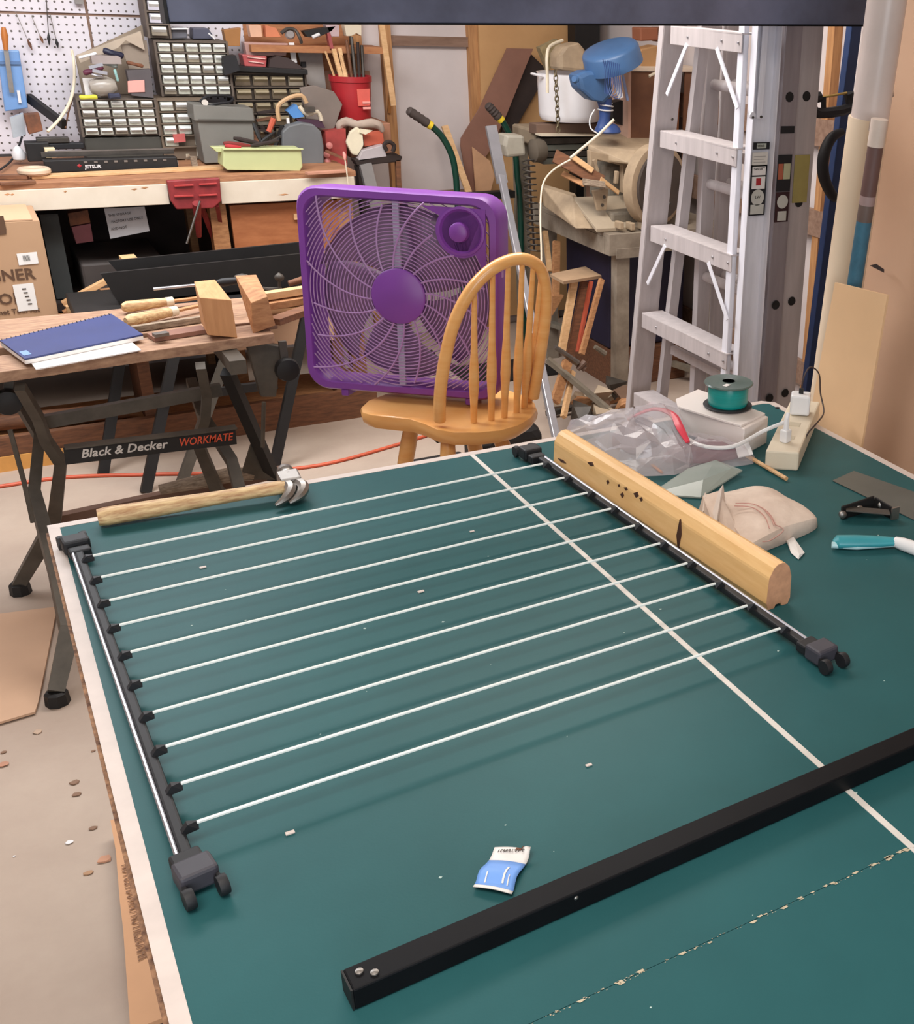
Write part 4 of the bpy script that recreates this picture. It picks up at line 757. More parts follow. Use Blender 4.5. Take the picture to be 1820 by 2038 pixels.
# grey rounded guard / bin
tag(MB().prism([V((1.13, 2.93, 1.048)), V((1.158, 2.93, 1.071)), V((1.209, 2.93, 1.082)), V((1.259, 2.93, 1.074)), V((1.286, 2.93, 1.045)), V((1.291, 2.93, 0.989)), V((1.284, 2.93, 0.916)), V((1.115, 2.93, 0.914))], (0, .06, 0)).build('grey_guard', M('slate_grey_guard', (104, 106, 108), .55), bevel=.006), 'slate grey round topped metal guard on the bench beside the lime tray', 'guard')
tag(MB().prism([V((1.251, 3.06, 1.205)), V((1.308, 3.06, 1.215)), V((1.388, 3.06, 1.191)), V((1.419, 3.06, 1.138)), V((1.381, 3.06, 1.053)), V((1.346, 3.06, 0.972)), V((1.32, 3.06, 1.03)), V((1.262, 3.06, 1.075))], (0, .02, 0)).build('grey_plate', M('brown_grey_plate', (122, 110, 102), .6), bevel=.002), 'brown grey metal plate standing behind the slate guard', 'plate')
tag(MB().hull([V(q) + V((0, dy, 0)) for q in [V((1.175, 3, 1.119)), V((1.214, 3, 1.146)), V((1.241, 3, 1.098)), V((1.198, 3, 1.091))] for dy in (0, .05)]).build('blue_block', M('sky_blue_block', (84, 136, 196), .4)), 'sky blue box corner on top of the slate guard', 'box')
tg = thing('tape_gun', 'tan and white tape dispenser on top of the slate guard', 'tape dispenser', V((1.217, 3.02, 1.13)))
MB().tube([V((1.143, 3.02, 1.081)), V((1.144, 3.02, 1.136)), V((1.191, 3.02, 1.169)), V((1.243, 3.02, 1.179)), V((1.26, 3.02, 1.149))], .009, 8, sub=3).build('tan_frame', M('tan_plastic', (196, 160, 120), .5), tg, smooth=True)
MB().tube([V((1.225, 3, 1.138)), V((1.254, 3, 1.106)), V((1.296, 3, 1.117)), V((1.309, 3, 1.081))], .009, 8, sub=3).build('white_loop', OFFW, tg, smooth=True)
MB().box(V((1.261, 2.98, 1.128)), (.04, .02, .02)).build('dark_cutter', DARKG, tg)
tag(MB().box(V((1.166, 2.97, 1.086)), (.010, .01, .022)).build('white_tag', WHITE), 'small white tag at the left of the slate guard', 'tag')
tag(MB().hull([V(q) + V((0, dy, 0)) for q in [V((1.208, 3, 1.091)), V((1.309, 3, 1.081)), V((1.322, 3, 1.051)), V((1.224, 3, 1.058))] for dy in (0, .04)]).build('dark_hook', M('plum_dark', (70, 44, 62), .5)), 'dark plum case behind the slate guard', 'case')
# on the smoky organiser
tag(MB().bar(V((1.005, 3.22, 1.271)), V((1.315, 3.22, 1.258)), .11, .02).build('black_tray', DARK, bevel=.002), 'black flat tray lying on the smoky organiser', 'tray')
rb = thing('red_box', 'pink and red clear lidded box on the smoky organiser', 'box', V((1.124, 3.25, 1.298)))
MB().prism([V((1.07, 3.22, 1.322)), V((1.169, 3.22, 1.316)), V((1.159, 3.22, 1.265)), V((1.076, 3.22, 1.272))], (0, .08, 0)).build('body', M('rose_red', (178, 84, 84), .35), rb, bevel=.004)
MB().prism([V((1.088, 3.24, 1.368)), V((1.267, 3.24, 1.367)), V((1.251, 3.24, 1.316)), V((1.093, 3.24, 1.314))], (0, .06, 0)).build('lid', M('mauve_lid', (176, 140, 132), .3), rb, bevel=.004)
for u, v in ((0, 0),):
    for a in ([V((1.088, 3.215, 1.313)), V((1.159, 3.215, 1.306))], [V((1.092, 3.215, 1.296)), V((1.151, 3.215, 1.289))]): MB().bar(a[0], a[1], .004, .004).build('white_stripe', M('pink_stripe', (226, 186, 176), .4), rb)
tag(MB().hull([V(q) + V((0, dy, 0)) for q in [V((1.175, 3.2, 1.306)), V((1.205, 3.2, 1.32)), V((1.251, 3.2, 1.311)), V((1.299, 3.2, 1.279)), V((1.298, 3.2, 1.263)), V((1.165, 3.2, 1.266))] for dy in (0, .06)]).build('black_sander', M('brown_black', (60, 46, 44), .6)), 'brown black lumpy tool on the smoky organiser', 'hand tool')
tag(MB().bar(V((1.283, 3.26, 1.369)), V((1.284, 3.25, 1.29)), .022, .005, (0, 1, 0)).build('white_strip', WHITE), 'bright white plastic strip standing beside the grey sheet', 'strip')
tag(MB().prism([V((1.312, 3.3, 1.351)), V((1.417, 3.3, 1.349)), V((1.421, 3.3, 1.174)), V((1.342, 3.3, 1.199)), V((1.329, 3.3, 1.236))], (0, .006, 0)).build('grey_sheet', M('pale_grey_sheet', (160, 152, 146), .55)), 'pale grey metal sheet leaning on the wall above the bench', 'sheet')
tag(MB().box(V((1.333, 3.3, 1.281)), (.02, .02, .02)).build('black_clip', BLACKP), 'small black clip in front of the grey sheet', 'clip')
tag(MB().hull([V(q) + V((0, dy, 0)) for q in [V((0.976, 3.12, 1.32)), V((1.026, 3.12, 1.324)), V((1.035, 3.12, 1.267)), V((0.974, 3.12, 1.248))] for dy in (0, .06)]).build('black_box', BLACKP), 'black box wedged between the two tall organisers', 'box')
# things on top of the tall organiser
for i, (poly, m, lab) in enumerate((([V((0.813, 3.2, 1.419)), V((0.869, 3.2, 1.42)), V((0.867, 3.2, 1.381)), V((0.807, 3.2, 1.376))], M('grey_reel', (92, 92, 100), .5), 'dark grey reel on the tall clear organiser'), ([V((0.895, 3.22, 1.418)), V((0.953, 3.22, 1.419)), V((0.976, 3.22, 1.378)), V((0.889, 3.22, 1.376))], M('blue_grey_case', (74, 76, 92), .5), 'blue grey case on the tall clear organiser'))):
    t = tag(MB().prism(poly, (0, .08, 0)).build('small_case', m, bevel=.004), lab, 'case')
tag(MB().bar(V((0.808, 3.19, 1.415)), V((0.871, 3.19, 1.417)), .02, .006).build('white_disc', WHITE, bevel=.001), 'white disc on top of the dark grey reel', 'lid')
tag(MB().tube([V((0.947, 3.2, 1.401)), V((0.967, 3.19, 1.38)), V((0.963, 3.2, 1.394))], .003, 6).build('white_hook', WHITE), 'white wire hook at the right of the blue grey case', 'hook')
# wall shelf right of pegboard
sh = thing('wall_shelf', 'wooden shelf with mixed clutter on the back wall above the bench', 'shelf', (1.36, 3.3, 1.335))
SHW = M('shelf_wood', (182, 126, 82), .7, scale=8, stretch=(2, 10, 10), rgb2=(156, 100, 66))
MB().box2((1.105, 3.20, 1.333), (1.66, 3.37, 1.36)).build('board', SHW, sh, bevel=.001); MB().box2((1.12, 3.372, 1.25), (1.56, 3.385, 1.6)).build('back_board', SHW, sh)
MB().box2((1.20, 3.372, 1.14), (1.64, 3.382, 1.25)).build('lower_back_board', M('brown_ply', (162, 122, 100), .7), sh)
for i, (poly, d, m, lab) in enumerate((([V((1.016, 3.25, 1.412)), V((1.085, 3.25, 1.423)), V((1.072, 3.25, 1.352)), V((1.021, 3.25, 1.351))], .05, M('brass_rust', (160, 110, 60), .6), 'rusty brass coloured tin at the left end of the wall shelf'), ([V((1.114, 3.24, 1.434)), V((1.164, 3.24, 1.435)), V((1.164, 3.24, 1.389)), V((1.118, 3.24, 1.388))], .05, M('peach_box', (214, 168, 140), .6), 'peach coloured box on the wall shelf'), ([V((1.178, 3.23, 1.436)), V((1.221, 3.23, 1.426)), V((1.237, 3.23, 1.391)), V((1.176, 3.23, 1.39))], .05, M('orange_box', (204, 122, 86), .6), 'orange carton on the wall shelf'), ([V((1.422, 3.22, 1.443)), V((1.481, 3.22, 1.445)), V((1.477, 3.22, 1.399)), V((1.443, 3.22, 1.398))], .05, M('lilac_box', (186, 162, 164), .6), 'lilac grey box on the wall shelf'), ([V((1.502, 3.22, 1.445)), V((1.576, 3.22, 1.447)), V((1.572, 3.22, 1.403)), V((1.551, 3.22, 1.414)), V((1.529, 3.22, 1.402)), V((1.507, 3.22, 1.401))], .05, OFFW, 'white bracket shaped part at the right end of the wall shelf'))):
    tag(MB().prism(poly, (0, d, 0)).build('shelf_item', m, bevel=.002), lab, 'box', 'clutter on the wall shelf')
cp = thing('headphones', 'dark curved ear defender band on the wall shelf', 'ear defenders', V((1.281, 3.24, 1.399)))
MB().tube([V((1.241, 3.24, 1.406)), V((1.268, 3.24, 1.424)), V((1.3, 3.24, 1.419)), V((1.312, 3.22, 1.385)), V((1.309, 3.2, 1.374))], .007, 8, sub=3).build('band', DARKG, cp, smooth=True); MB().lathe([(.015, -.01), (.022, 0), (.015, .01)], V((1.278, 3.25, 1.403)), (0, -1, 0), 12).build('cup', M('grey_cup', (150, 144, 142), .5), cp, smooth=True)
tag(MB().hull([V(q) + V((0, dy, 0)) for q in [V((1.327, 3.22, 1.417)), V((1.404, 3.22, 1.431)), V((1.464, 3.22, 1.44)), V((1.445, 3.22, 1.42)), V((1.379, 3.22, 1.391)), V((1.342, 3.22, 1.394))] for dy in (0, .05)]).build('black_tool_heap', DARK), 'black power tool body on the wall shelf', 'power tool')
tag(MB().tube([V((1.357, 3.2, 1.395)), V((1.388, 3.2, 1.408))], .007, 8).build('white_roller', WHITE, smooth=True), 'white roller in front of the black power tool', 'knob')
tag(MB().bar(V((1.433, 3.24, 1.419)), V((1.432, 3.2, 1.345)), .014, .03).build('red_bar', M('brick_red', (146, 66, 66), .5)), 'brick red bar hanging at the wall shelf edge', 'bar')

# red bucket of sticks at bench end
RBY = 3.15
rbk = thing('red_bucket', 'red plastic bucket of sticks and dark rods on the bench end', 'bucket', V((1.477, 3.15, 1.067)))
bt = V(V((1.494, 3.15, 1.248))); bb_ = V(V((1.487, 3.15, 1.071))); hgt = (bt - bb_).z
MB().lathe([(.072, 0), (.075, .004), (.080, hgt * .55), (.085, hgt * .86), (.089, hgt * .87), (.090, hgt), (.084, hgt), (.075, .01), (.01, .008)], bb_, n=28).build('body', RED, rbk, smooth=True)
MB().prism([bb_ + V((x, -.0815, z)) for x, z in ((.0, .06), (.05, .062), (.055, .13), (.0, .128))], (0, -.004, 0)).build('pink_sticker', M('salmon_sticker', (214, 96, 84), .5), rbk)
for dz in (.075, .052): MB().bar(bb_ + V((.018, -.09, dz)), bb_ + V((.052, -.088, dz)), .003, .009).build('white_print', PINK, rbk)
for i, (a, b, m, r) in enumerate(((V((1.418, 3.13, 1.233)), V((1.395, 3.16, 1.343)), WOODL, .0045), (V((1.441, 3.12, 1.238)), V((1.433, 3.17, 1.351)), WOODL, .009), (V((1.459, 3.12, 1.238)), V((1.461, 3.18, 1.355)), WOODL, .008), (V((1.473, 3.13, 1.229)), V((1.456, 3.14, 1.329)), WOODL, .006))):
    tag(MB().bar(a, b, r * 2, r).build('wood_stick', m), ['thin outermost', 'broad', 'broad rightmost', 'short front'][i] + ' pale wooden stick in the red bucket', 'stick', 'pale sticks in the red bucket')
for i, (a, b) in enumerate(((V((1.496, 3.16, 1.237)), V((1.5, 3.2, 1.386))), (V((1.51, 3.15, 1.232)), V((1.522, 3.2, 1.399))), (V((1.53, 3.16, 1.235)), V((1.541, 3.18, 1.38))), (V((1.55, 3.17, 1.231)), V((1.563, 3.2, 1.367))))):
    tag(MB().tube([a, b], .007, 7).build('dark_rod', (WOODD, DARKG, DARKB, DARKG)[i], smooth=True), ['brown leftmost', 'long grey', 'dark brown', 'grey rightmost'][i] + ' rod standing in the red bucket', 'rod', 'dark rods in the red bucket')
# shop rag, brown cabinet etc at bench end
tag(MB().box2((V((1.431, 3.12, 0.941))[0], 3.04, .92), (V((1.613, 3.12, 0.936))[0], 3.3, V((1.468, 3.12, 1.062))[2])).build('end_block', M('brown_box_end', (160, 112, 86), .7), bevel=.004), 'brown wooden box supporting the red bucket', 'box')
tag(MB().prism([V((1.477, 3, 1.027)), V((1.565, 3, 1.04)), V((1.567, 3, 0.984)), V((1.48, 3, 0.971))], (0, .05, 0)).build('orange_red_box', M('orange_red', (190, 92, 68), .5), bevel=.002), 'orange red box under the hanging rag', 'box')
tag(MB().prism([V((1.456, 2.95, 0.962)), V((1.551, 2.95, 0.984)), V((1.558, 2.95, 0.934)), V((1.43, 2.95, 0.917))], (0, .05, 0)).build('white_tin', M('white_tin', (186, 178, 180), .4), bevel=.002), 'white printed box at the bench end below the rag', 'box')
rg = thing('rag', 'crumpled cream shop rag draped below the red bucket', 'rag', V((1.427, 3, 0.998)))
MB().tube([V((1.399, 3.04, 1.031)), V((1.393, 3.04, 1.055)), V((1.421, 3.03, 1.072)), V((1.458, 3, 1.063)), V((1.519, 3, 1.068)), V((1.551, 3, 1.057)), V((1.564, 3, 1.032))], [.012, .018, .02, .016, .02, .018, .008], 9, sub=3).build('fold', M('rag_shade', (176, 158, 144), .9, var=.12), rg, smooth=True)
MB().hull([V(q) + V((0, dy, 0)) for q in [V((1.417, 2.97, 1.038)), V((1.449, 2.97, 1.058)), V((1.468, 2.97, 1.037)), V((1.468, 2.97, 0.98)), V((1.438, 2.97, 0.939)), V((1.417, 2.97, 0.944)), V((1.396, 2.97, 0.994))] for dy in (0, .02)]).build('hanging_fold', M('rag_cream', (222, 212, 186), .9), rg, bevel=.006)
MB().hull([V(q) + V((0, dy, 0)) for q in [V((1.458, 2.96, 1.051)), V((1.509, 2.96, 1.042)), V((1.477, 2.96, 1.026)), V((1.452, 2.96, 1.035))] for dy in (0, .012)]).build('corner', M('rag_cream', (222, 212, 186), .9), rg)
tag(MB().hull([V(q) + V((0, dy, 0)) for q in [V((1.321, 3, 1.037)), V((1.406, 3, 1.047)), V((1.4, 3, 0.895)), V((1.311, 3, 0.893))] for dy in (0, .08)]).build('red_clutter_box', M('dusty_red', (160, 62, 58), .6, var=.25, scale=14)), 'dusty red box in the corner of the bench right end', 'box')
for i, (u, v) in enumerate(((0, 0), (0, 1), (0, 2))):
    p = [V((1.325, 2.98, 0.982)), V((1.308, 2.97, 0.947)), V((1.307, 2.96, 0.92))][i]
    tag(MB().lathe([(.004, -.014), (.014, -.006), (.014, .006), (.004, .014)], p, (0, -1, .3), 10).build('rose_knob', M('rose_plastic', (206, 128, 122), .5), smooth=True), ['upper', 'middle', 'lowest'][i] + ' rose coloured knob on the dusty red box', 'knob', 'rose knobs on the dusty red box')
ss = thing('brush_stick', 'thin pale stick with a knobbed end standing at the bench front corner', 'stick', V((1.304, 2.66, 0.925)))
MB().tube([V((1.299, 2.665, 0.983)), V((1.305, 2.665, 0.85))], .003, 6).build('stick', OFFW, ss); MB().tube([V((1.296, 2.665, 0.999)), V((1.299, 2.665, 0.987)), V((1.299, 2.665, 0.968))], [.003, .007, .004], 8).build('knob', PINK, ss, smooth=True)
vp = thing('pipe_vise', 'brown iron pedestal vise with hook at the bench right end', 'vise', V((2.607, 6.728, 0)))
MB().prism([V((1.416, 2.95, 0.926)), V((1.603, 2.95, 0.945)), V((1.628, 2.95, 0.932)), V((1.618, 2.95, 0.911)), V((1.429, 2.95, 0.9))], (0, .06, 0)).build('top_plate', DARKB, vp, bevel=.004)
MB().tube([V((1.557, 2.94, 0.96)), V((1.548, 2.94, 0.986)), V((1.57, 2.94, 0.997)), V((1.591, 2.94, 0.98)), V((1.582, 2.94, 0.955))], .009, 8, sub=3).build('hook', DARKB, vp, smooth=True)
MB().bar(V((1.461, 2.96, 0.908)), V((1.494, 2.96, 0.705)), .05, .05).build('grey_leg', M('lilac_grey_leg', (140, 136, 134), .5), vp); MB().bar(V((1.608, 2.96, 0.918)), V((1.597, 2.96, 0.677)), .02, .02).build('thin_leg', WOODD, vp)
MB().bar(V((1.447, 2.99, 0.894)), V((1.455, 2.99, 0.658)), .05, .03).build('dark_leg', DARKB, vp)
MB().bar((1.53, 2.98, .02), (1.72, 2.98, .02), .05, .03).build('foot_bar', DARKB, vp)
tag(MB().bar(V((1.655, 3.2, 1.47)), V((1.683, 3.2, 1.119)), .024, .012, (0, 1, 0)).build('pine_lath', WOODL), 'pale pine lath leaning upright against the back wall stud', 'lath')
tag(MB().bar(V((1.731, 3.378, 1.167)), V((1.718, 3.378, 1.068)), .012, .014, (0, 0, 1)).build('rust_strap', M('rust_strap', (150, 96, 40), .6)), 'small rusty strap hanging beside the pine lath', 'strap')

# ================= right side =================
# hand truck
ht = thing('hand_truck', 'dark green hand truck with ribbed rubber grips behind the fan', 'hand truck', (1.85, 2.75, 0))
for i, q in enumerate(([V((1.693, 2.75, 1.083)), V((1.738, 2.75, 1.037)), V((1.774, 2.75, 0.968)), V((1.788, 2.75, 0.895)), V((1.792, 2.75, 0.767))], [V((2.034, 2.8, 1.093)), V((2.074, 2.8, 1.018)), V((2.091, 2.8, 0.953)), V((2.097, 2.8, 0.855)), V((2.107, 2.8, 0.698))])):
    q = [V(p) for p in q]; q.append(V((q[-1].x + .0, q[-1].y, .1)))
    MB().tube(q, .0135, 12, sub=5).build('side_tube', GREEN, ht, smooth=True)
for i, (a, b) in enumerate(([V((1.598, 2.75, 1.146)), V((1.68, 2.75, 1.091))], [V((1.967, 2.8, 1.16)), V((2.02, 2.8, 1.105))])):
    a = V(a); b = V(b); d = b - a
    MB().tube([a, a + d * .08] + [a + d * (.15 + .1 * k) for k in range(8)] + [b], [.014, .019] + [.0205 if k % 2 else .0175 for k in range(8)] + [.018], 12).build('rubber_grip', RUBBER, ht, smooth=True)
    MB().tube([b, b + d.normalized() * .018], .0175, 12).build('yellow_ring', YELLOW, ht, smooth=True)
MB().bar(V((1.806, 2.76, 0.782)), V((2.07, 2.8, 0.778)), .05, .03).build('cross_bar', DARK, ht); MB().box2((1.72, 2.5, 0), (2.15, 2.78, .01)).build('toe_plate', DARK, ht)
for x in (1.76, 2.1): MB().bar((x, 2.78, .05), (x, 2.78, .2), .03, .03).build('axle_bracket', GREEN, ht)
# aluminium bar
tag(MB().bar(V((1.857, 2.5, 1.108)), V(V((1.878, 2.45, 0.884))), .045, .016, (0, 1, 0)).build('aluminium_channel', M('brushed_bar', (176, 176, 182), .35, .6)), 'upper length of aluminium channel leaning before the hand truck', 'metal bar')
tag(MB().bar(V((1.862, 2.42, 0.919)), V((1.657, 1.436, 0.002)), .030, .02, (0, 1, 0)).build('steel_tube', M('brushed_bar', (176, 176, 182), .35, .6), bevel=.003), 'long bright metal bar leaning behind the stool', 'metal bar')
# hardboard offcut
tag(MB().prism([V((2.281, 3.3, 1.361)), V((2.415, 3.3, 1.361)), V((2.377, 3.3, 1.287)), V((2.271, 3.3, 1.07)), V((2.173, 3.3, 0.897)), V((2.099, 3.3, 0.805)), V((2.112, 3.3, 0.685)), V((2.06, 3.3, 0.688)), V((2.027, 3.3, 0.924)), V((2.031, 3.3, 0.959)), V((2.131, 3.3, 1.094))], (0, .008, 0)).build('hardboard_panel', BROWNP), 'angular brown hardboard panel leaning in the corner', 'board')
tag(MB().prism([V((2.073, 3.27, 0.922)), V((2.159, 3.27, 0.855)), V((2.182, 3.27, 0.783)), V((2.152, 3.27, 0.693)), V((2.082, 3.27, 0.696))], (0, .006, 0)).build('tan_offcut', M('tan_offcut', (196, 152, 116), .7)), 'tan board offcut in front of the hardboard panel', 'board')
tag(MB().bar(V((1.952, 3.3, 1.017)), V((2.028, 3.2, 0.693)), .03, .015, (0, 1, 0)).build('lath', WOODL), 'pale lath leaning on the wall left of the hardboard panel', 'lath')
tag(MB().hull([V(q) + V((0, dy, 0)) for q in [V((2.397, 3.33, 1.352)), V((2.501, 3.33, 1.263)), V((2.445, 3.33, 1.17)), V((2.251, 3.33, 0.891)), V((2.257, 3.33, 1.055))] for dy in (0, .02)]).build('dark_board', DARKB), 'dark brown board standing in the corner behind the pot', 'board')

# lathe/pot bench
pb = thing('machine_bench', 'dusty grey machine bed beneath the enamel pot in the corner', 'machine', (2.25, 2.7, 0))
MB().bar(V((2.027, 2.62, 1.102)), V((2.398, 2.62, 1.09)), .2, .03).build('rear_housing', DUST, pb, bevel=.006) if 0 else None
MB().box2((2.12, 2.66, 1.0), (2.6, 2.9, 1.068)).build('upper_bed', M('dusty_bed', (150, 134, 112), .8, var=.1), pb, bevel=.01)
MB().box2((V((2.146, 2.6, 1.113))[0] - .04, 2.60, 1.055), (2.42, 2.68, 1.098)).build('brown_pad', M('brown_pad', (112, 88, 74), .7), pb, bevel=.003)
MB().bar(V((2.105, 2.58, 1.058)), V((2.365, 2.58, 1.053)), .06, .008).build('top_lip', OFFW, pb)
for v, m in ((0, DARKG), (1, M('green_grey', (98, 100, 92), .6)), (2, DARKG), (3, M('green_grey', (98, 100, 92), .6))):
    z = 1.04 - v * .028; MB().box2((2.13, 2.59, z - .024), (2.44, 2.72, z)).build('bed_rail', m, pb, bevel=.002)
MB().hull([V(q) + V((0, dy, 0)) for q in [V((1.947, 2.56, 1.063)), V((2.033, 2.56, 1.058)), V((2.038, 2.56, 0.975)), V((1.95, 2.56, 0.97)), V((1.939, 2.56, 1.019))] for dy in (0, .09)]).build('pale_motor_cap', M('pale_grey_cap', (168, 162, 148), .5), pb, bevel=.012)
MB().lathe([(.03, -.02), (.048, -.01), (.05, .02), (.044, .04), (.02, .045)], V((2.078, 2.56, 0.995)), (1, .1, 0), 16).build('pulley', M('dark_dusty', (92, 82, 70), .8), pb, smooth=True)
for x, y in ((2.12, 2.82), (2.48, 2.82), (2.12, 2.87), (2.48, 2.87)): MB().box2((x, y, 0), (x + .04, y + .03, 1.0)).build('leg', GUNK, pb)
# coil spring / chain hanging
cl_ = thing('coil_spring', 'tall dark coil of wire hanging beside the aluminium channel', 'spring', V((1.985, 2.4, 0.815)))
a = V(V((2.038, 2.54, 0.961))); b = V(V((2.055, 2.54, 0.571))); n_ = 15
MB().tube([lerp(a, b, k / (n_ * 8)) + V((.028 * math.cos(k * PI / 4), .028 * math.sin(k * PI / 4), 0)) for k in range(n_ * 8 + 1)], .0035, 5).build('coil', DARKG, cl_, smooth=True); MB().tube([a, b], .005, 6).build('core', DARKB, cl_)
# enamel pot
po = thing('enamel_pot', 'white enamel stock pot on the dusty machine bed', 'pot', V((2.263, 2.62, 1.113)))
pc = V(V((2.287, 2.64, 1.11))); ph = V(V((2.289, 2.64, 1.301))).z - pc.z; pr = (V((2.42, 2.64, 1.189))[0] - V((2.145, 2.64, 1.19))[0]) / 2
ENA = M('white_enamel', (232, 230, 232), .18, var=.03)
MB().lathe([(.01, 0), (pr * .92, 0), (pr * .98, .012), (pr, .03), (pr * 1.03, ph), (pr * 1.06, ph + .003), (pr * 1.0, ph + .002), (pr * .96, .03), (.01, .01)], pc, n=36).build('body', ENA, po, smooth=True)
MB().tube([pc + V((-pr * 1.0, -.03, ph - .012)), pc + V((-pr * 1.25, -.03, ph - .004)), pc + V((-pr * 1.25, .02, ph - .004)), pc + V((-pr, .02, ph - .012))], .005, 8, sub=3).build('handle', ENA, po, smooth=True)
tag(MB().hull([V(q) + V((0, dy, 0)) for q in [V((2.242, 2.66, 1.311)), V((2.243, 2.66, 1.371)), V((2.274, 2.66, 1.408)), V((2.346, 2.66, 1.425)), V((2.377, 2.66, 1.394)), V((2.377, 2.66, 1.302))] for dy in (0, .1)]).build('dusty_motor', DUST, bevel=.02), 'dusty beige motor housing rising behind the enamel pot', 'motor')
tag(MB().tube([V((2.114, 2.5, 1.234)), V((2.115, 2.5, 1.302)), V((2.114, 2.5, 1.37)), V((2.152, 2.55, 1.412)), V((2.234, 2.6, 1.434))], .0065, 8, sub=4).build('cream_cable', CREAM, smooth=True), 'thick cream cable hanging in front of the enamel pot', 'cable')
chn = thing('chain', 'rusty steel link chain hanging before the enamel pot', 'chain', V((2.152, 2.5, 1.194)))
CHM = M('rusty_chain', (120, 108, 84), .5, .6, var=.3, scale=40)
ca = V(V((2.152, 2.5, 1.322))); cb_ = V(V((2.162, 2.5, 1.078)))
for k in range(12):
    c_ = lerp(ca, cb_, (k + .5) / 12); o_ = V((1, 0, 0)) if k % 2 else V((0, 1, 0)); 
    MB().tube([c_ + o_ * .0085 * math.cos(t) + V((0, 0, 1)) * .0145 * math.sin(t) for t in [2 * PI * j / 12 for j in range(13)]], .0026, 6).build('link', CHM, chn, smooth=True)
tag(MB().hull([V(q) + V((0, dy, 0)) for q in [V((2.198, 2.75, 1.395)), V((2.282, 2.75, 1.431)), V((2.306, 2.75, 1.407)), V((2.275, 2.75, 1.329)), V((2.236, 2.75, 1.304)), V((2.221, 2.75, 1.365))] for dy in (0, .04)]).build('dried_roots', M('brown_twigs', (132, 116, 84), .9, var=.3, scale=30)), 'brown mossy lump behind the cream cable', 'debris')
# black column in corner
tag(MB().box2((V((2.613, 3.3, 1.448))[0], 3.25, 0), (V((2.747, 3.3, 1.452))[0], 3.33, 2.0)).build('black_cabinet', DARK), 'narrow black upright cabinet in the room corner', 'cabinet')

# blue clip fan (small desk fan turned down)
bf = thing('blue_fan', 'small blue plastic desk fan tilted face down beside the enamel pot', 'fan', V((2.28, 2.3, 1.099)))
cB = V(V((2.274, 2.25, 1.421))); axb = V((.25, -.45, -1)).normalized()
MB().lathe([(.010, -.012), (.09, -.010), (.110, -.004), (.117, .006), (.121, .068), (.115, .068), (.110, .010), (.06, .0)], cB, V((.40, .12, -1)), 36).build('blade_guard', BLUE, bf, smooth=True)
MB().hull([V(q) + V((0, dy, 0)) for q in [V((2.113, 2.22, 1.324)), V((2.148, 2.22, 1.339)), V((2.238, 2.22, 1.344)), V((2.272, 2.22, 1.316)), V((2.277, 2.22, 1.249)), V((2.238, 2.22, 1.218)), V((2.181, 2.22, 1.23)), V((2.126, 2.22, 1.272))] for dy in (0, .09)]).build('motor_housing', BLUE, bf, bevel=.016)
MB().lathe([(.010, -.012), (.016, 0), (.012, .01)], V((2.096, 2.2, 1.311)), (-1, -.5, .2), 14).build('oscillation_knob', BLUE, bf, smooth=True)
for k in range(9):
    a = V(V((2.175, 2.12, 1.391))); p0 = a + V((.009 * k, 0, -.002 * k)); MB().tube([p0, p0 + V((.012, .004, -.04 - .01 * k)), p0 + V((-.004 * k + .01, .002, -.125))], .0018, 5, sub=3).build('guard_wire', BLUED, bf, smooth=True)
MB().bar(V((2.31, 2.24, 1.396)), V((2.353, 2.24, 1.227)), .010, .006, (0, 1, 0)).build('clip_arm', M('lilac_blue', (128, 146, 186), .4), bf); MB().bar(V((2.266, 2.2, 1.346)), V((2.299, 2.2, 1.241)), .012, .02).build('white_clip', WHITE, bf)
MB().tube([V((2.254, 2.26, 1.234)), V((2.259, 2.26, 1.197)), V((2.257, 2.26, 1.158)), V((2.252, 2.26, 1.112))], [.034, .026, .022, .034], 14).build('neck', BLUED, bf, smooth=True)
nb2 = V(V((2.259, 2.26, 1.104))); MB().lathe([(.05, 0), (.055, .006), (.05, .02), (.034, .034)], nb2 + V((.012, 0, -.004)), n=24).build('base', BLUED, bf, smooth=True)
MB().tube([V(V((2.261, 2.26, 1.214))) + V((.030 * math.cos(t), .030 * math.sin(t), .004 * math.sin(t / 2) - .002 * t)) for t in [PI * 2 * k / 16 for k in range(36)]], .0032, 6).build('wrapped_cord', WHITE, bf, smooth=True)
MB().tube([V((2.201, 2.24, 1.193)), V((2.17, 2.22, 1.163)), V((2.162, 2.2, 1.127)), V((2.189, 2.19, 1.106))], .003, 6, sub=3).build('hanging_cord', WHITE, bf, smooth=True)

# right-corner shelf box
sb = thing('wall_cabinet', 'brown open fronted wooden cabinet with white top in the corner', 'cabinet', (2.64, 2.5, 0))
zt = V((2.439, 2.4, 1.332))[2]; x0_ = V((2.422, 2.4, 1.332))[0]
MB().box2((x0_, 2.35, zt), (2.79, 2.75, zt + .016)).build('white_top', M('cream_shelf', (214, 196, 176), .6), sb, bevel=.001)
MB().box2((x0_ - .005, 2.352, .731), (x0_ + .008, 2.75, zt)).build('front_edge', M('pinkish_edge', (196, 160, 140), .6), sb)
BRC = M('brown_cab', (122, 82, 56), .7, scale=6, rgb2=(96, 62, 44))
MB().box2((x0_ + .008, 2.36, .731), (x0_ + .15, 2.37, zt - .002)).build('front_panel', BRC, sb); MB().box2((x0_, 2.74, .731), (2.79, 2.75, zt)).build('back_panel', BRC, sb)
MB().box2((x0_ + .01, 2.4, zt - .32), (2.79, 2.74, zt - .30)).build('inner_shelf', BRC, sb)
MB().box2((2.70, 2.36, .731), (2.74, 2.37, zt)).build('stile', BRC, sb)
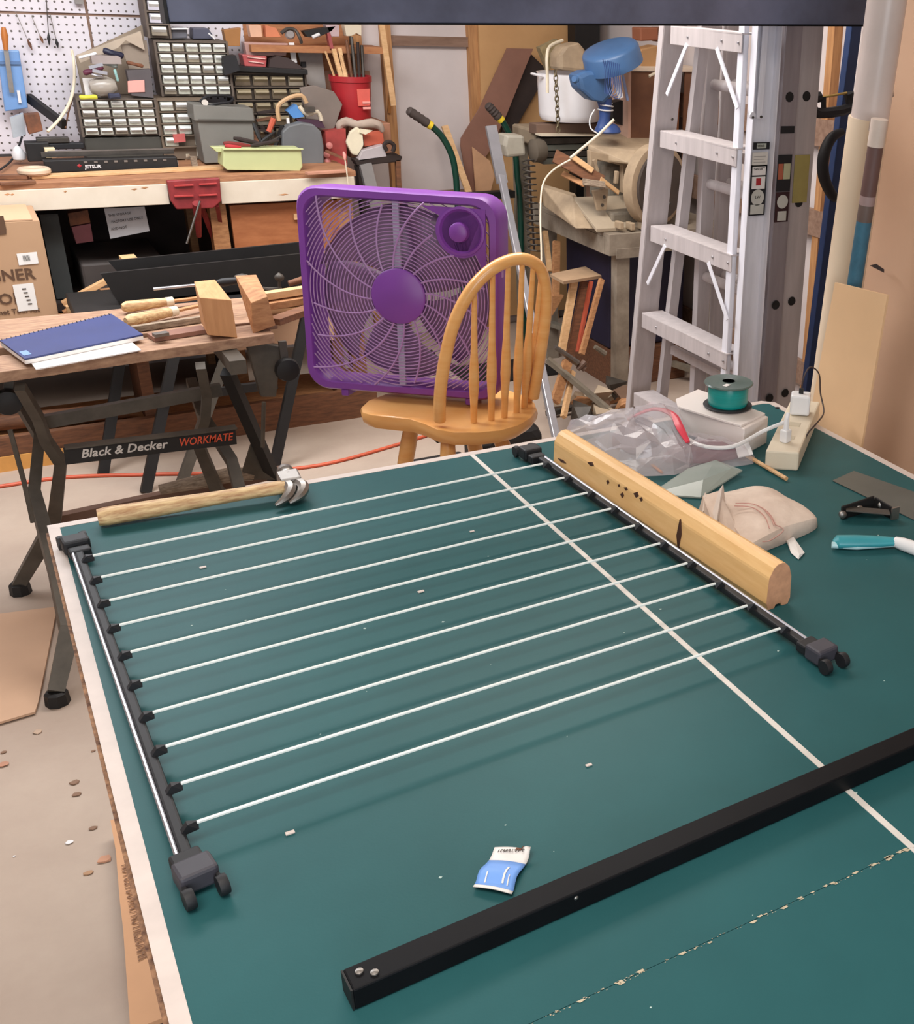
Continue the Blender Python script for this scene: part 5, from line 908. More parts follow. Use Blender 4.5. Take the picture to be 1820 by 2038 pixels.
for i, (poly, m, lab) in enumerate((([V((2.553, 2.5, 1.496)), V((2.64, 2.5, 1.498)), V((2.646, 2.5, 1.448)), V((2.556, 2.5, 1.442))], M('red_brown_box', (140, 84, 58), .6), 'red brown carton on the cabinet white top, left of two'), ([V((2.674, 2.55, 1.497)), V((2.758, 2.55, 1.499)), V((2.76, 2.55, 1.44)), V((2.68, 2.55, 1.438))], RUST, 'rusty carton on the cabinet white top, right of two'), ([V((2.512, 2.42, 1.415)), V((2.595, 2.42, 1.432)), V((2.626, 2.42, 1.392)), V((2.612, 2.42, 1.336)), V((2.513, 2.42, 1.343))], M('glass_brown', (168, 128, 86), .3), 'amber glass brick on the cabinet white top'))):
    tag(MB().prism(poly, (0, .08, 0)).build('carton', m, bevel=.006), lab, 'box')
tag(MB().box2((2.57, 2.42, zt - .298), (2.72, 2.60, zt - .06)).build('brown_canister', M('orange_brown_can', (160, 102, 66), .6), bevel=.02), 'orange brown canister inside the corner cabinet', 'canister')
tag(MB().tube([V((2.548, 2.3, 1.515)), V((2.562, 2.3, 1.438)), V((2.564, 2.3, 1.38)), V((2.533, 2.3, 1.34)), V((2.485, 2.3, 1.316))], .006, 8, sub=4).build('hanging_cable', CREAM, smooth=True), 'cream cable hanging down in front of the corner cabinet', 'cable')

# combination sander on steel table
mt = thing('machine_table', 'grey painted steel machine table with square legs', 'table', (2.5, 2.4, 0))
GT = M('dusty_grey_paint', (158, 146, 130), .7, scale=14, rgb2=(126, 114, 100))
MB().box2((2.16, 2.03, .645), (2.755, 2.07, .715)).build('front_apron', GT, mt); MB().box2((2.158, 2.071, .645), (2.20, 2.80, .714)).build('side_apron', GT, mt); MB().box2((2.16, 2.03, .715), (2.755, 2.80, .73)).build('table_top', GT, mt)
for x, y in ((2.20, 2.04), (2.69, 2.04), (2.20, 2.74), (2.69, 2.74)): MB().box2((x, y, 0), (x + .06, y + .05, .645)).build('leg', GT, mt)
MB().box2((2.19, 2.024, .632), (2.30, 2.0295, .672)).build('corner_plate', GT, mt)
MB().bar((2.2, 2.76, .18), (2.7, 2.06, .05), .04, .02).build('cross_brace', GUNK, mt)
sdn = thing('belt_disc_sander', 'dusty beige belt and disc sander standing on the machine table', 'sander', (2.4, 2.35, .73))
dc = V(V((2.404, 2.1, 0.908))); 
MB().lathe([(.155, -.03), (.165, -.02), (.165, .03), (.15, .034)], dc, (.3, -.95, .0), 40).build('disc_rim', DUST, sdn, smooth=True)
MB().lathe([(.0, .0), (.138, .0), (.14, -.012)], dc + V((.3, -.95, 0)) * .046, (.3, -.95, 0), 40).build('abrasive_disc', M('dark_abrasive', (74, 64, 58), .9, var=.2), sdn, smooth=True)
hA = [V(q) for q in [V((2.198, 2.3, 1.049)), V((2.297, 2.4, 1.075)), V((2.434, 2.5, 1.082)), V((2.601, 2.46, 1.075)), V((2.62, 2.36, 1.058)), V((2.365, 2.18, 1.036))]]
MB().hull([p + V((0, 0, dz)) for p in hA for dz in (0, -.06)] + [p + V((0, 0, -.02)) for p in [V((2.211, 2.28, 1.027)), V((2.319, 2.13, 1.008))]]).build('belt_hood', DUST, sdn, bevel=.012)
MB().prism([V((2.169, 2.22, 1.036)), V((2.374, 2.22, 0.994)), V((2.366, 2.22, 0.85)), V((2.322, 2.22, 0.86)), V((2.321, 2.22, 0.971)), V((2.204, 2.22, 0.999)), V((2.199, 2.22, 0.945)), V((2.171, 2.22, 0.956))], (0, .03, 0)).build('front_frame', DUST, sdn, bevel=.003)
MB().hull([V(q) for q in [V((2.082, 2.5, 0.853)), V((2.117, 2.28, 0.848)), V((2.152, 2.12, 0.74)), V((2.059, 2.14, 0.743)), V((2.085, 2.5, 0.772))]] + [V(q) for q in [V((2.115, 2.56, 0.855)), V((2.159, 2.34, 0.847))]]).build('left_guard', DUST, sdn, bevel=.004)
MB().prism([V((2.117, 2.28, 0.844)), V((2.379, 2.28, 0.84)), V((2.403, 2.1, 0.739)), V((2.127, 2.08, 0.749))], (0, 0, -.015)).build('work_table', M('dusty_pale_plate', (176, 160, 138), .7, var=.08), sdn, bevel=.002)
MB().prism([V((2.14, 2.14, 0.89)), V((2.213, 2.14, 0.898)), V((2.204, 2.14, 0.81)), V((2.162, 2.14, 0.808))], (0, .015, 0)).build('mitre_bracket', DUST, sdn, bevel=.003)
for q in (V((2.187, 2.13, 0.865)), V((2.178, 2.13, 0.833))): MB().lathe([(.007, 0), (.007, .004)], q, (0, -1, 0), 10).build('bracket_slot', DARKG, sdn)
MB().bar(V((2.175, 2.2, 1.003)), V((2.194, 2.2, 0.954)), .016, .012).build('lever', DUST, sdn, bevel=.002); MB().bar(V((2.272, 2.18, 0.958)), V((2.267, 2.18, 0.906)), .022, .016).build('lever', DUST, sdn, bevel=.004)
MB().box2((2.22, 2.12, .73), (2.6, 2.5, .80)).build('base', GUNK, sdn, bevel=.01)
MB().box2((2.3, 2.3, .80), (2.55, 2.5, .96)).build('body', GUNK, sdn, bevel=.02)
for i, (a, b, w_) in enumerate(((V((2, 2.2, 1.024)), V((2.186, 2.14, 0.923)), .05), (V((2.07, 2.18, 1.021)), V((2.145, 2.15, 0.967)), .02), (V((2.044, 2.22, 0.951)), V((2.106, 2.14, 0.915)), .02), (V((2.166, 2.12, 0.939)), V((2.249, 2.12, 0.88)), .016), (V((2.085, 2.12, 0.931)), V((2.176, 2.1, 0.918)), .024))):
    tag(MB().bar(a, b, w_ * 1.2, .006, (-.3, -.7, .7)).build('wood_scrap', (WOODD, WOODL, WOOD, WOODL, WEATH)[i]), ['broad brown', 'pale narrow', 'mid brown', 'small pale', 'weathered'][i] + ' wood scrap lying across the sander', 'wood scrap', 'wood scraps on the sander')
for i, q in enumerate((V((2.226, 2.04, 0.748)), V((2.278, 2.04, 0.741)), V((2.333, 2.04, 0.738)))): tag(MB().box(V(q) + V((0, .03, .012)), (.02, .05, .03)).build('clamp_block', DUST, bevel=.004), ['left', 'middle', 'right'][i] + ' beige clamp block on the machine table corner', 'block')
tag(MB().tube([V((2.161, 2, 1.181)), V((2.091, 2, 1.123)), V((1.972, 2, 1.042))], .0055, 8).build('white_rod', OFFW, smooth=True), 'straight off-white rod crossing before the sander hood', 'rod')
tag(MB().tube([V((1.972, 2, 1.036)), V((1.897, 2, 0.998)), V((1.854, 2, 0.943)), V((1.82, 1.95, 0.84)), V((1.798, 1.9, 0.718)), V((1.773, 1.85, 0.615))], .0035, 8, sub=5).build('white_cable', CREAM, smooth=True), 'cream cable curving down left of the machine table', 'cable')
tag(MB().lathe([(.02, -.015), (.03, 0), (.02, .015)], V((2.598, 2.5, 1.096)), (-.3, -1, 0), 14).build('brown_pipe_end', RUST, smooth=True), 'rusty pipe end above the sander', 'pipe')
tag(MB().tube([V((2.484, 2.5, 1.072)), V((2.525, 2.46, 1.055)), V((2.624, 2.5, 1.106))], .014, 8, sub=2).build('mauve_hose', M('mauve_brown', (120, 88, 80), .7), smooth=True), 'mauve brown hose above the sander hood', 'hose')
tag(MB().hull([V(q) + V((0, dy, 0)) for q in [V((2.363, 2.4, 1.202)), V((2.416, 2.4, 1.212)), V((2.446, 2.4, 1.161)), V((2.417, 2.4, 1.11)), V((2.373, 2.4, 1.131))] for dy in (0, .06)]).build('black_motor', DARK), 'black box behind the blue fan neck', 'box')

# things below the machine table
tag(MB().box2((2.275, 2.25, .175), (2.66, 2.68, .62)).build('navy_bin', M('navy_bin', (36, 32, 58), .6), bevel=.01), 'navy blue plastic bin under the machine table', 'bin')
tag(MB().box2((2.275, 2.22, .0), (2.66, 2.7, .172)).build('wooden_crate', WOODD, bevel=.003), 'dark wooden crate on the floor under the machine table', 'crate')
for i, (a, b, w_, m) in enumerate(((V((2.033, 2.1, 0.536)), V((1.924, 2, 0.277)), .03, WOODL), (V((2.093, 2.12, 0.526)), V((1.972, 2.02, 0.243)), .035, WOODD), (V((2.111, 2.1, 0.529)), V((1.997, 2, 0.267)), .012, M('red_brown_lath', (172, 78, 54), .6)), (V((2.15, 2.08, 0.539)), V((1.995, 1.96, 0.268)), .02, WOOD), (V((1.902, 1.9, 0.265)), V((1.797, 1.8, 0.141)), .04, WOOD), (V((1.924, 1.9, 0.22)), V((1.81, 1.75, 0.092)), .02, WOODL), (V((2.136, 2.6, 0.642)), V((2.11, 2.5, 0.485)), .02, WOODL), (V((2.144, 2.5, 0.616)), V((2.088, 2.4, 0.375)), .03, WOOD))):
    tag(MB().bar(a, b, w_, .018, (0, 1, 0)).build('plank', m), ['pale plank, leftmost of the leaning bundle', 'dark plank in the leaning bundle', 'thin red brown lath in the leaning bundle', 'right hand plank of the leaning bundle', 'short plank standing low before the bundle', 'pale short stick low before the bundle', 'pale upright stick behind the cream cable', 'brown upright plank behind the cream cable'][i] + ' beside the machine table', 'plank', 'planks leaning beside the machine table')
tag(MB().prism([V((1.948, 2.15, 0.564)), V((2.184, 2.3, 0.544)), V((2.186, 2.15, 0.537)), V((1.937, 2, 0.567))], (0, 0, -.012)).build('tan_shelf_board', M('tan_shelf', (176, 146, 116), .7)), 'tan board lying on top of the leaning plank bundle', 'board')
tag(MB().hull([V(q) + V((0, dy, 0)) for q in [V((2.057, 2.39, 0.403)), V((2.125, 2.39, 0.401)), V((2.067, 2.39, 0.316)), V((2.056, 2.39, 0.336))] for dy in (0, .03)]).build('wood_wedge', WOOD), 'triangular wood wedge left of the plank bundle', 'wood')
tag(MB().bar(V((1.814, 1.9, 0.287)), V((2.018, 1.75, 0.085)), .035, .018).build('grey_brace', GUNK), 'long grey slanting bar before the plank bundle', 'bar')
for i, (a, b) in enumerate(((V((1.848, 1.9, 0.334)), V((1.947, 1.9, 0.255))), (V((1.904, 1.95, 0.293)), V((1.981, 1.9, 0.223))), (V((2.078, 2, 0.279)), V((2.125, 2, 0.243))), (V((1.947, 1.9, 0.227)), V((1.981, 1.9, 0.255))))): tag(MB().tube([a, b], [.010, .013], 8).build('pipe_fitting', (STEEL, M('brown_iron', (110, 84, 70), .6), GUNK, M('brown_iron', (110, 84, 70), .6))[i], smooth=True), ['steel', 'brown iron', 'pale', 'short brown'][i] + ' pipe fitting in the scrap pile under the machine table', 'pipe fitting')
random.seed(11)
SCR = [M('scrap_beige', (170, 150, 126), .8, var=.15), M('scrap_brown', (112, 86, 68), .8, var=.2), DARKG, M('scrap_pale', (192, 174, 150), .8), WOOD]
ADJ = ['flat dusty batten', 'lumpy grey casting', 'angular pale chip of wood', 'long dusty strip', 'rounded brown lump', 'small wedge shaped offcut', 'short thick batten', 'dark grey lump', 'cream coloured chunk', 'crooked strip', 'squat brown chunk', 'sharp cornered pale lump', 'narrow strip at the rear', 'broken grey lump at the rear', 'beige chunk nearest the steel leg', 'half buried batten']
for i in range(16):
    x = 1.90 + .30 * ((i * 7) % 16) / 16; y = 1.72 + .36 * ((i * 5) % 16) / 16; z = .02 + .03 * (i % 3)
    p = V((x, y, z)); s = .045 + .03 * random.random()
    if i % 3 == 0: mb = MB().bar(p - V((s * 2, random.uniform(-.05, .05), 0)), p + V((s * 2, 0, random.uniform(0, .06))), .025, .02)
    else: mb = MB().hull([p + V((random.uniform(-1, 1), random.uniform(-1, 1), random.uniform(-.4, 1))) * s for _ in range(9)])
    tag(mb.build('scrap', SCR[i % 5]), ADJ[i] + ' in the scrap pile under the machine table', 'scrap', 'scrap pile under the machine table')
tag(MB().hull([V((1.45 + dx * .12, 1.5 + dy * .1, dz)) for dx in (-1, 1) for dy in (-1, 1) for dz in (0, .2)] + [V((1.45, 1.5, .28))]).build('black_bag', DARK, bevel=.03), 'black bag on the floor behind the stool legs', 'bag')
tag(MB().hull([V((1.2 + dx * .10, 1.45 + dy * .08, dz)) for dx in (-1, 1) for dy in (-1, 1) for dz in (0, .12)]).build('black_case', DARK, bevel=.01), 'black low case on the floor under the stool', 'case')

# ================= ladders =================
sl_ = thing('stepladder', 'tall folded aluminium stepladder with four visible treads', 'ladder', (1.9, .95, 0))
def chan(a, b, wx, fl, m, nm, par, th=.004, opend=1, up=(1, 0, 0)):
    # web faces -y, wx deep in x, flanges fl along y
    a = V(a); b = V(b); d = (b - a).normalized()
    mb = MB().bar(a + V((wx / 2, 0, 0)), b + V((wx / 2, 0, 0)), th, wx, (1, 0, 0))
    for x in (0, wx): mb.bar(a + V((x, opend * fl / 2, 0)), b + V((x, opend * fl / 2, 0)), fl, th, (1, 0, 0))
    return mb.build(nm, m, par, bevel=.001)
chan((1.872, 1.36, 0), (1.852, 1.02, 2.1), .078, .028, ALUD, 'far_rail', sl_, opend=1)
chan((1.888, .70, 0), (1.893, .685, 2.1), .080, .030, ALU, 'near_rail', sl_, opend=-1)
MB().bar((1.880, .73, 0), (1.883, .71, 2.1), .03, .018, (1, 0, 0)).build('near_rail_flange', ALU, sl_, bevel=.003)
for z in (.305, .61, .915, 1.22, 1.525):
    yf = 1.36 - .34 * z / 2.1 - .03
    MB().bar((1.868, .70, z), (1.866, yf, z), .004, .05).build('tread', ALUD, sl_, bevel=.001)
    MB().bar((1.905, .70, z + .024), (1.905, yf, z + .024), .08, .004).build('tread_top', ALUD, sl_)
    if z in (.915, 1.525):
        for (y0, y1) in ((.82, .70), (yf - .10, yf + .01)):
            MB().bar((1.862, y0, z - .02), (1.862, y1, z - .17), .004, .014, (0, 1, 0)).build('brace', ALU, sl_)
    for y in (.715, .80, yf - .1): MB().lathe([(.004, 0), (.003, .003)], (1.864, y, z), (-1, 0, 0), 8).build('rivet', CHROME, sl_)
# rear section of the stepladder, folded
for (x, y0, y1) in ((1.965, 1.30, .99), (1.962, .76, .74)): MB().bar((x, y0, .02), (x, y1, 1.95), .025, .035, (1, 0, 0)).build('rear_rail', ALUD, sl_)
for z in (.5, 1.2): MB().bar((1.975, .76, z), (1.975, 1.2, z), .02, .03).build('rear_bar', ALUD, sl_)
MB().bar((1.915, .667, 1.33), (1.925, .664, 1.9), .020, .004, (0, 1, 0)).build('spreader', ALU, sl_, bevel=.001)
MB().lathe([(.010, 0), (.010, .006)], (1.885, .66, 1.34), (0, -1, 0), 14).build('pivot', ALU, sl_)
for p in ((1.92, .6655, 1.335), (1.885, .656, 1.335)): MB().lathe([(.004, 0), (.0035, .004)], p, (0, -1, 0), 10).build('bolt', DARKG, sl_)
for z in (1.02, 1.28): MB().lathe([(.005, 0), (.004, .002)], (1.90, 1.12, z), (0, -1, 0), 8).build('screw', DARKG, sl_)
# stickers on near rail web
ySt = .679
def stick(z0, z1, x0, x1, m, nm='sticker', dy=0):
    return MB().box2((x0, ySt - .0006 - dy, z0), (x1, ySt - dy, z1)).build(nm, m, sl_)
XA, XB = 1.905, 1.962
s1 = stick(V((1.95, 0.679, 1.057))[2], V((1.939, 0.679, 1.201))[2], XA, XB, BLACKP, 'warning_sticker')
zt_ = V((1.939, 0.679, 1.201))[2]; zb_ = V((1.95, 0.679, 1.057))[2]; hh = zt_ - zb_
for (f0, f1, m) in ((.80, .97, PAPER), (.53, .77, PAPER), (.03, .22, M('grey_print', (196, 196, 188), .6))): MB().box2((XA + .005, ySt - .0012, zb_ + hh * f0), (XB - .005, ySt - .0006, zb_ + hh * f1)).build('white_field', m, s1)
MB().box2((XA + .020, ySt - .0016, zb_ + hh * .60), (XB - .020, ySt - .0012, zb_ + hh * .74)).build('red_field', RED, s1)
MB().lathe([(.023, 0), (.023, .0006)], ((XA + XB) / 2, ySt - .0006, zb_ + hh * .36), (0, -1, 0), 24).build('round_field', M('grey_print', (196, 196, 188), .6), s1)
text('LW', .012, ((XA + XB) / 2 - .009, ySt - .0016, zb_ + hh * .34), (1, 0, 0), (0, 0, 1), INK, s1)
text('DANGER', .008, (XA + .010, ySt - .0016, zb_ + hh * .90), (1, 0, 0), (0, 0, 1), INK, s1, sx=.95)
z2 = V((1.953, 0.679, 1.254))[2]; s2_ = stick(z2 - .010, z2 + .010, XA + .004, XB + .004, BLACKP, 'maker_sticker')
MB().box2((XA + .016, ySt - .0012, z2 - .007), (XB - .008, ySt - .0006, z2 + .007)).build('name_field', M('grey_field', (176, 182, 172), .6), s2_)
text('WERNER', .0085, (XA + .018, ySt - .0016, z2 - .003), (1, 0, 0), (0, 0, 1), INK, s2_, sx=.72)
s3_ = stick(z2 - .07, z2 - .018, XA + .002, XB, M('pale_text_label', (212, 208, 200), .6), 'text_label')
for k in range(5): MB().box2((XA + .008, ySt - .0012, z2 - .03 - k * .008), (XB - .008 - .006 * (k % 2), ySt - .0006, z2 - .0285 - k * .008)).build('print_line', M('pale_grey_line', (150, 146, 140), .7), s3_)

xl = thing('extension_ladder', 'aluminium extension ladder with oval rung ends behind the stepladder', 'ladder', (2.1, .9, 0))
ALX = M('extension_aluminium', (166, 160, 164), .45, .7, var=.1, stretch=(1, 1, .1), scale=40)
chan((2.005, .70, 0), (2.01, .69, 2.3), .058, .03, ALX, 'near_rail', xl, opend=1)
chan((2.075, .72, 0), (2.075, .71, 2.3), .080, .03, ALUD, 'outer_near_rail', xl, opend=1)
for (x, w_) in ((2.005, .05), (2.075, .065)): MB().bar((x + w_ / 2, 1.12, 0), (x + w_ / 2, 1.10, 2.3), .03, w_, (1, 0, 0)).build('far_rail', ALUD, xl, bevel=.002)
for z in (.165, .47, .775, 1.08, 1.385, 1.69):
    for x in (2.035, 2.112): MB().tube([(x, .73, z), (x, 1.10, z)], .017, 10).build('rung', ALUD, xl, smooth=True)
    for x, y in ((2.036, .692), (2.112, .712)):
        MB().lathe([(.0145, 0), (.0135, .002), (.001, .0015)], (x, y, z), (0, -1, 0), 12).build('rung_end', DARK, xl, smooth=True)
s4_ = MB().box2((2.008, .6895, 1.03 + .09), (2.058, .6905, 1.225)).build('dark_sticker', BLACKP, xl)
MB().box2((2.03, .6885, 1.155), (2.054, .6895, 1.20)).build('pale_field', M('pale_lime_field', (186, 186, 150), .6), s4_); MB().box2((2.010, .6885, 1.155), (2.028, .6895, 1.20)).build('orange_field', M('orange_brown_field', (176, 96, 70), .6), s4_)
s5_ = MB().box2((2.008, .6895, 1.03), (2.058, .6905, 1.118)).build('lower_sticker', M('dark_maroon', (50, 20, 24), .6), xl)
MB().lathe([(.02, 0), (.02, .0006)], (2.033, .689, 1.09), (0, -1, 0), 20).build('round_field', M('grey_print', (196, 196, 188), .6), s5_); MB().box2((2.018, .6885, 1.034), (2.05, .6895, 1.062)).build('square_field', M('grey_print', (196, 196, 188), .6), s5_)
MB().box2((2.012, .6895, 1.285), (2.06, .6905, 1.305)).build('small_black_sticker', BLACKP, xl)
MB().box2((2.085, .710, 1.08), (2.14, .7115, 1.22)).build('yellow_patch', M('faded_yellow_label', (166, 154, 92), .7), xl)

# posts, boards and rolls by the right wall
pa_, pz_ = V((2.504, 1, 1.589)), V((2.453, 1, 0.69))
pz_ = pa_ + (pz_ - pa_) * (pa_.z / (pa_.z - pz_.z))
tag(MB().bar(pa_, pz_, .042, .03, (0, 1, 0)).build('blue_post', BLUEST, bevel=.002), 'upright navy blue steel post between ladders and cardboard', 'post')
bpz = None
cc = thing('c_clamp', 'black C-clamp gripping the blue post near the top', 'clamp', V((2.384, 0.95, 1.341)))
MB().tube([V((2.464, 0.95, 1.372)), V((2.47, 0.95, 1.325)), V((2.367, 0.95, 1.311)), V((2.325, 0.95, 1.319)), V((2.318, 0.95, 1.352)), V((2.346, 0.95, 1.361))], .017, 8, sub=3).build('frame', BLACKP, cc, smooth=True)
MB().tube([V((2.346, 0.95, 1.357)), V((2.456, 0.95, 1.372))], .004, 6).build('screw', M('brass_screw', (190, 160, 90), .4, .6), cc); MB().bar(V((2.362, 0.95, 1.361)), V((2.365, 0.95, 1.326)), .012, .012).build('swivel', BLACKP, cc)
rgc = thing('tyre_ring', 'black rubber hose loop hanging on the blue post', 'hose', V((2.397, 0.9, 1.152)))
MB().tube([V((2.465, 0.965, 1.25)), V((2.419, 0.965, 1.23)), V((2.393, 0.965, 1.175)), V((2.4, 0.965, 1.11)), V((2.438, 0.965, 1.051)), V((2.468, 0.965, 1.033))], [.012, .018, .020, .020, .018, .014], 12, sub=5).build('loop', BLACKP, rgc, smooth=True)
tag(MB().tube([V((2.377, 0.75, 1.173)), V((2.378, 0.75, 0.738))], .001, 4).build('wire', DARK), 'thin dark wire beside the white tube', 'wire') if 0 else None
rl = thing('white_tube', 'tall white cardboard tube leaning beside the cardboard sheets', 'tube', V((1.72, 0.072, 0.702)))
wt0 = V(V((1.72, -0.04, 1.41))); wt1 = V(V((1.72, 0.016, 0.72))); wt2 = wt1 + (wt1 - wt0) * .9
wt1 = wt0 + (wt1 - wt0) * (wt0.z / (wt0.z - wt1.z))
MB().tube([wt0 + V((0, .0, 0)), wt1], .046, 28).build('tube', M('matt_cream_tube', (226, 206, 180), .7, var=.03), rl, smooth=True)
rr = thing('plastic_roll', 'clear plastic film roll standing inside the white tube', 'roll', wt0)
du = (wt0 - wt1).normalized(); MB().tube([wt0 - du * .02 + V((.0, -.004, 0)), wt0 + du * .6 + V((0, -.004, 0))], .043, 24).build('film', M('frosted_film', (202, 188, 182), .3, var=.06), rr, smooth=True)
b0 = V(V((1.655, -0.153, 1.42))); b1 = V(V((1.655, -0.118, 1.016))); db = (b1 - b0)
cr_ = thing('printed_tube', 'dark printed tube with pale cap and blue lower half beside the white tube', 'tube', b1)
def seg(f0, f1, m, nm, r=.0175): return MB().tube([b0 + db * f0, b0 + db * f1], r, 18).build(nm, m, cr_, smooth=True)
seg(0, .14, M('pale_cap', (206, 190, 178), .5), 'cap', .0185); seg(.14, .40, M('brown_print', (96, 70, 66), .5), 'brown_label'); seg(.40, .45, M('mauve_band', (150, 128, 126), .5), 'pale_band'); seg(.45, .54, M('brown_grey_print', (100, 84, 78), .5), 'lower_label'); seg(.54, b0.z / (b0.z - b1.z), M('petrol_print', (52, 100, 122), .5, var=.2, scale=30), 'blue_label')
q4 = [V((1.62, -0.093, 1.058)), V((1.62, -0.275, 1.071)), V((1.6, -0.262, 0.698)), V((1.6, -0.051, 0.621))]
for k_, m_ in ((2, 1), (3, 0)): q4[k_] = q4[m_] + (q4[k_] - q4[m_]) * (q4[m_].z / (q4[m_].z - q4[k_].z))
tag(MB().prism(q4, (.006, 0, 0)).build('plywood_offcut', M('pale_ply', (224, 186, 144), .6, var=.03)), 'pale rectangular plywood offcut leaning beyond the table edge', 'board')
cs = thing('cardboard_sheet', 'large folded cardboard sheet standing along the right table edge', 'cardboard', (1.78, -.4, 0))
MB().prism([(1.80, .165, 0), (1.90, .135, 1.95), (1.90, -1.7, 1.95), (1.80, -1.7, 0)], (.006, 0, 0)).build('front_layer', CARD, cs)
MB().prism([(1.812, .20, 0), (1.912, .185, 1.95), (1.912, -1.7, 1.95), (1.812, -1.7, 0)], (.012, 0, 0)).build('rear_layer', M('cardboard_edge', (216, 164, 106), .85), cs)
tag(MB().prism([V((1.838, 0.121, 1.594)), V((1.838, 0.068, 1.597)), V((1.838, 0.074, 1.534)), V((1.838, 0.121, 1.531))], (.004, 0, 0)).build('tan_corner', CARDP), 'x', 'x') if 0 else None
for q in ([V((1.835, 0.024, 1.056)), V((1.835, 0.002, 1.065)), V((1.835, -0.029, 1.058)), V((1.835, -0.03, 1.05))], [V((1.85, 0.031, 1.463)), V((1.85, 0.021, 1.466)), V((1.85, 0.018, 1.449)), V((1.85, 0.026, 1.444))]): MB().prism([V(p) - V((.012, 0, 0)) for p in q], (-.001, 0, 0)).build('punched_slot', DARKB, cs)

# ================= objects on the far right of the table =================
# white box with spool
wx = thing('white_carton', 'white folded card box under the teal spool', 'box', (1.27, -.13, TZ))
Ab, Bb = V((1.232, -.262, TZ)), V((1.355, -.225, TZ))
ux_ = V((1.36 - 1.27, .035, 0)).normalized()
wb_ = [V(V((1.264, -0.269, 0.761))), V(V((1.361, -0.229, 0.761))), V(V((1.207, -0.13, 0.8))), ]
P0 = V((1.262, -.275, TZ)); P1 = V((1.352, -.235, TZ)); back = V((-.045, .19, 0)) 
MB().prism([P0, P1, P1 + back, P0 + back], (0, 0, .062)).build('body', M('box_white', (226, 216, 210), .5, var=.02), wx, bevel=.002)
MB().prism([P1 + V((0, 0, .062)) + back * .05, P0 + V((0, 0, .062)) + back * .05, P0 + back * .9 + V((-.02, .0, .062)), P0 + back * 1.12 + V((.01, 0, .062)), P1 + back * 1.1 + V((0, 0, .062))], (0, 0, .005)).build('lid_flap', M('box_white', (226, 216, 210), .5, var=.02), wx, bevel=.001)
spl = thing('filament_spool', 'teal wire spool standing on the white card box', 'spool', (1.315, -.15, .829))
sc_ = V((1.298, -.155, .830))
SPL = M('smoky_spool_flange', (88, 104, 98), .25)
MB().lathe([(.012, 0), (.052, 0), (.054, .002), (.052, .004), (.012, .004)], sc_, n=32).build('lower_flange', BLACKP, spl, smooth=True)
MB().lathe([(.042, .004), (.044, .01), (.044, .044), (.042, .05)], sc_, n=32).build('wound_filament', TEALF, spl, smooth=True)
MB().lathe([(.014, .056), (.014, .050), (.052, .050), (.054, .052), (.052, .0545), (.02, .0545), (.014, .056)], sc_, n=32).build('upper_flange', SPL, spl, smooth=True)
MB().lathe([(.013, .0552), (.0, .0553)], sc_, n=20).build('core_hole', DARK, spl); MB().box(sc_ + V((-.02, -.022, .0555)), (.016, .01, .001), .4).build('sticker', PAPER, spl)
# power strip
ps = thing('power_strip', 'beige power strip with plugs at the far right corner of the table', 'power strip', (1.42, -.25, TZ))
S0 = V((1.262, -.355, TZ)); S1 = V((1.318, -.395, TZ)); L1 = V((1.575, -.175, TZ)) - V((1.318, -.395, TZ))
L1 = V((.235, .235, 0))
MB().prism([S0, S1, S1 + L1, S0 + L1], (0, 0, .042)).build('body', OFFW, ps, bevel=.004)
for f in (.25, .5): MB().box(S0 + (S1 - S0) * .5 + L1 * f + V((0, 0, .0424)), (.024, .024, .001), PI / 4).build('socket', M('socket_beige', (196, 184, 160), .5), ps)
pl = S0 + (S1 - S0) * .45 + L1 * .17 + V((0, 0, .042))
pg_ = thing('plug', 'white plug with cord rising from the near end of the power strip', 'plug', pl)
MB().box(pl + V((0, 0, .014)), (.020, .018, .028), .3).build('body', WHITE, pg_, bevel=.003); MB().tube([pl + V((0, 0, .026)), pl + V((0, 0, .05)), pl + V((.006, .004, .062))], [.006, .0055, .004], 8).build('strain_relief', WHITE, pg_, smooth=True)
pcord = [pl + V((0, 0, .045)), V(V((1.308, -0.28, 0.811))), V(V((1.224, -0.31, 0.805))), V(V((1.182, -0.3, 0.802))), V(V((1.152, -0.27, 0.804))), V(V((1.161, -0.2, 0.797)))]
MB().tube(pcord, .0042, 8, sub=5).build('cord', WHITE, pg_, smooth=True)
ad = S0 + (S1 - S0) * .5 + L1 * .72 + V((0, 0, .0425))
adp = thing('charger', 'white cube charger with thin dark cable on the power strip', 'charger', ad)
MB().box(ad + V((0, 0, .024)), (.040, .044, .046), PI / 4 + .1).build('body', WHITE, adp, bevel=.005); MB().box(ad + V((0, 0, .052)), (.006, .010, .014), PI / 4).build('usb_plug', DARK, adp, bevel=.001)
cab = [ad + V((0, 0, .056)), ad + V((.004, 0, .085)), ad + V((.02, 0, .105)), ad + V((.038, -.01, .09)), ad + V((.038, -.02, .05)), ad + V((.02, -.06, .02)), ad + V((-.02, -.09, .012)), ad + V((-.06, -.11, -.0)), ad + V((-.075, -.12, -.015))]
MB().tube(cab, .0018, 6, sub=5).build('cable', M('brown_black_cable', (60, 44, 40), .5), adp, smooth=True)
MB().prism([V((1.241, -0.272, 0.79)), V((1.274, -0.275, 0.79)), V((1.265, -0.308, 0.775)), V((1.226, -0.31, 0.775))], (0, 0, .002)).build('cord_tag', WHITE, pg_)
tag(MB().tube([V((1.263, -0.288, 0.766)), V((1.265, -0.428, 0.766))], .0045, 8).build('dowel', WOODL, smooth=True), 'short pale dowel lying before the power strip', 'dowel')
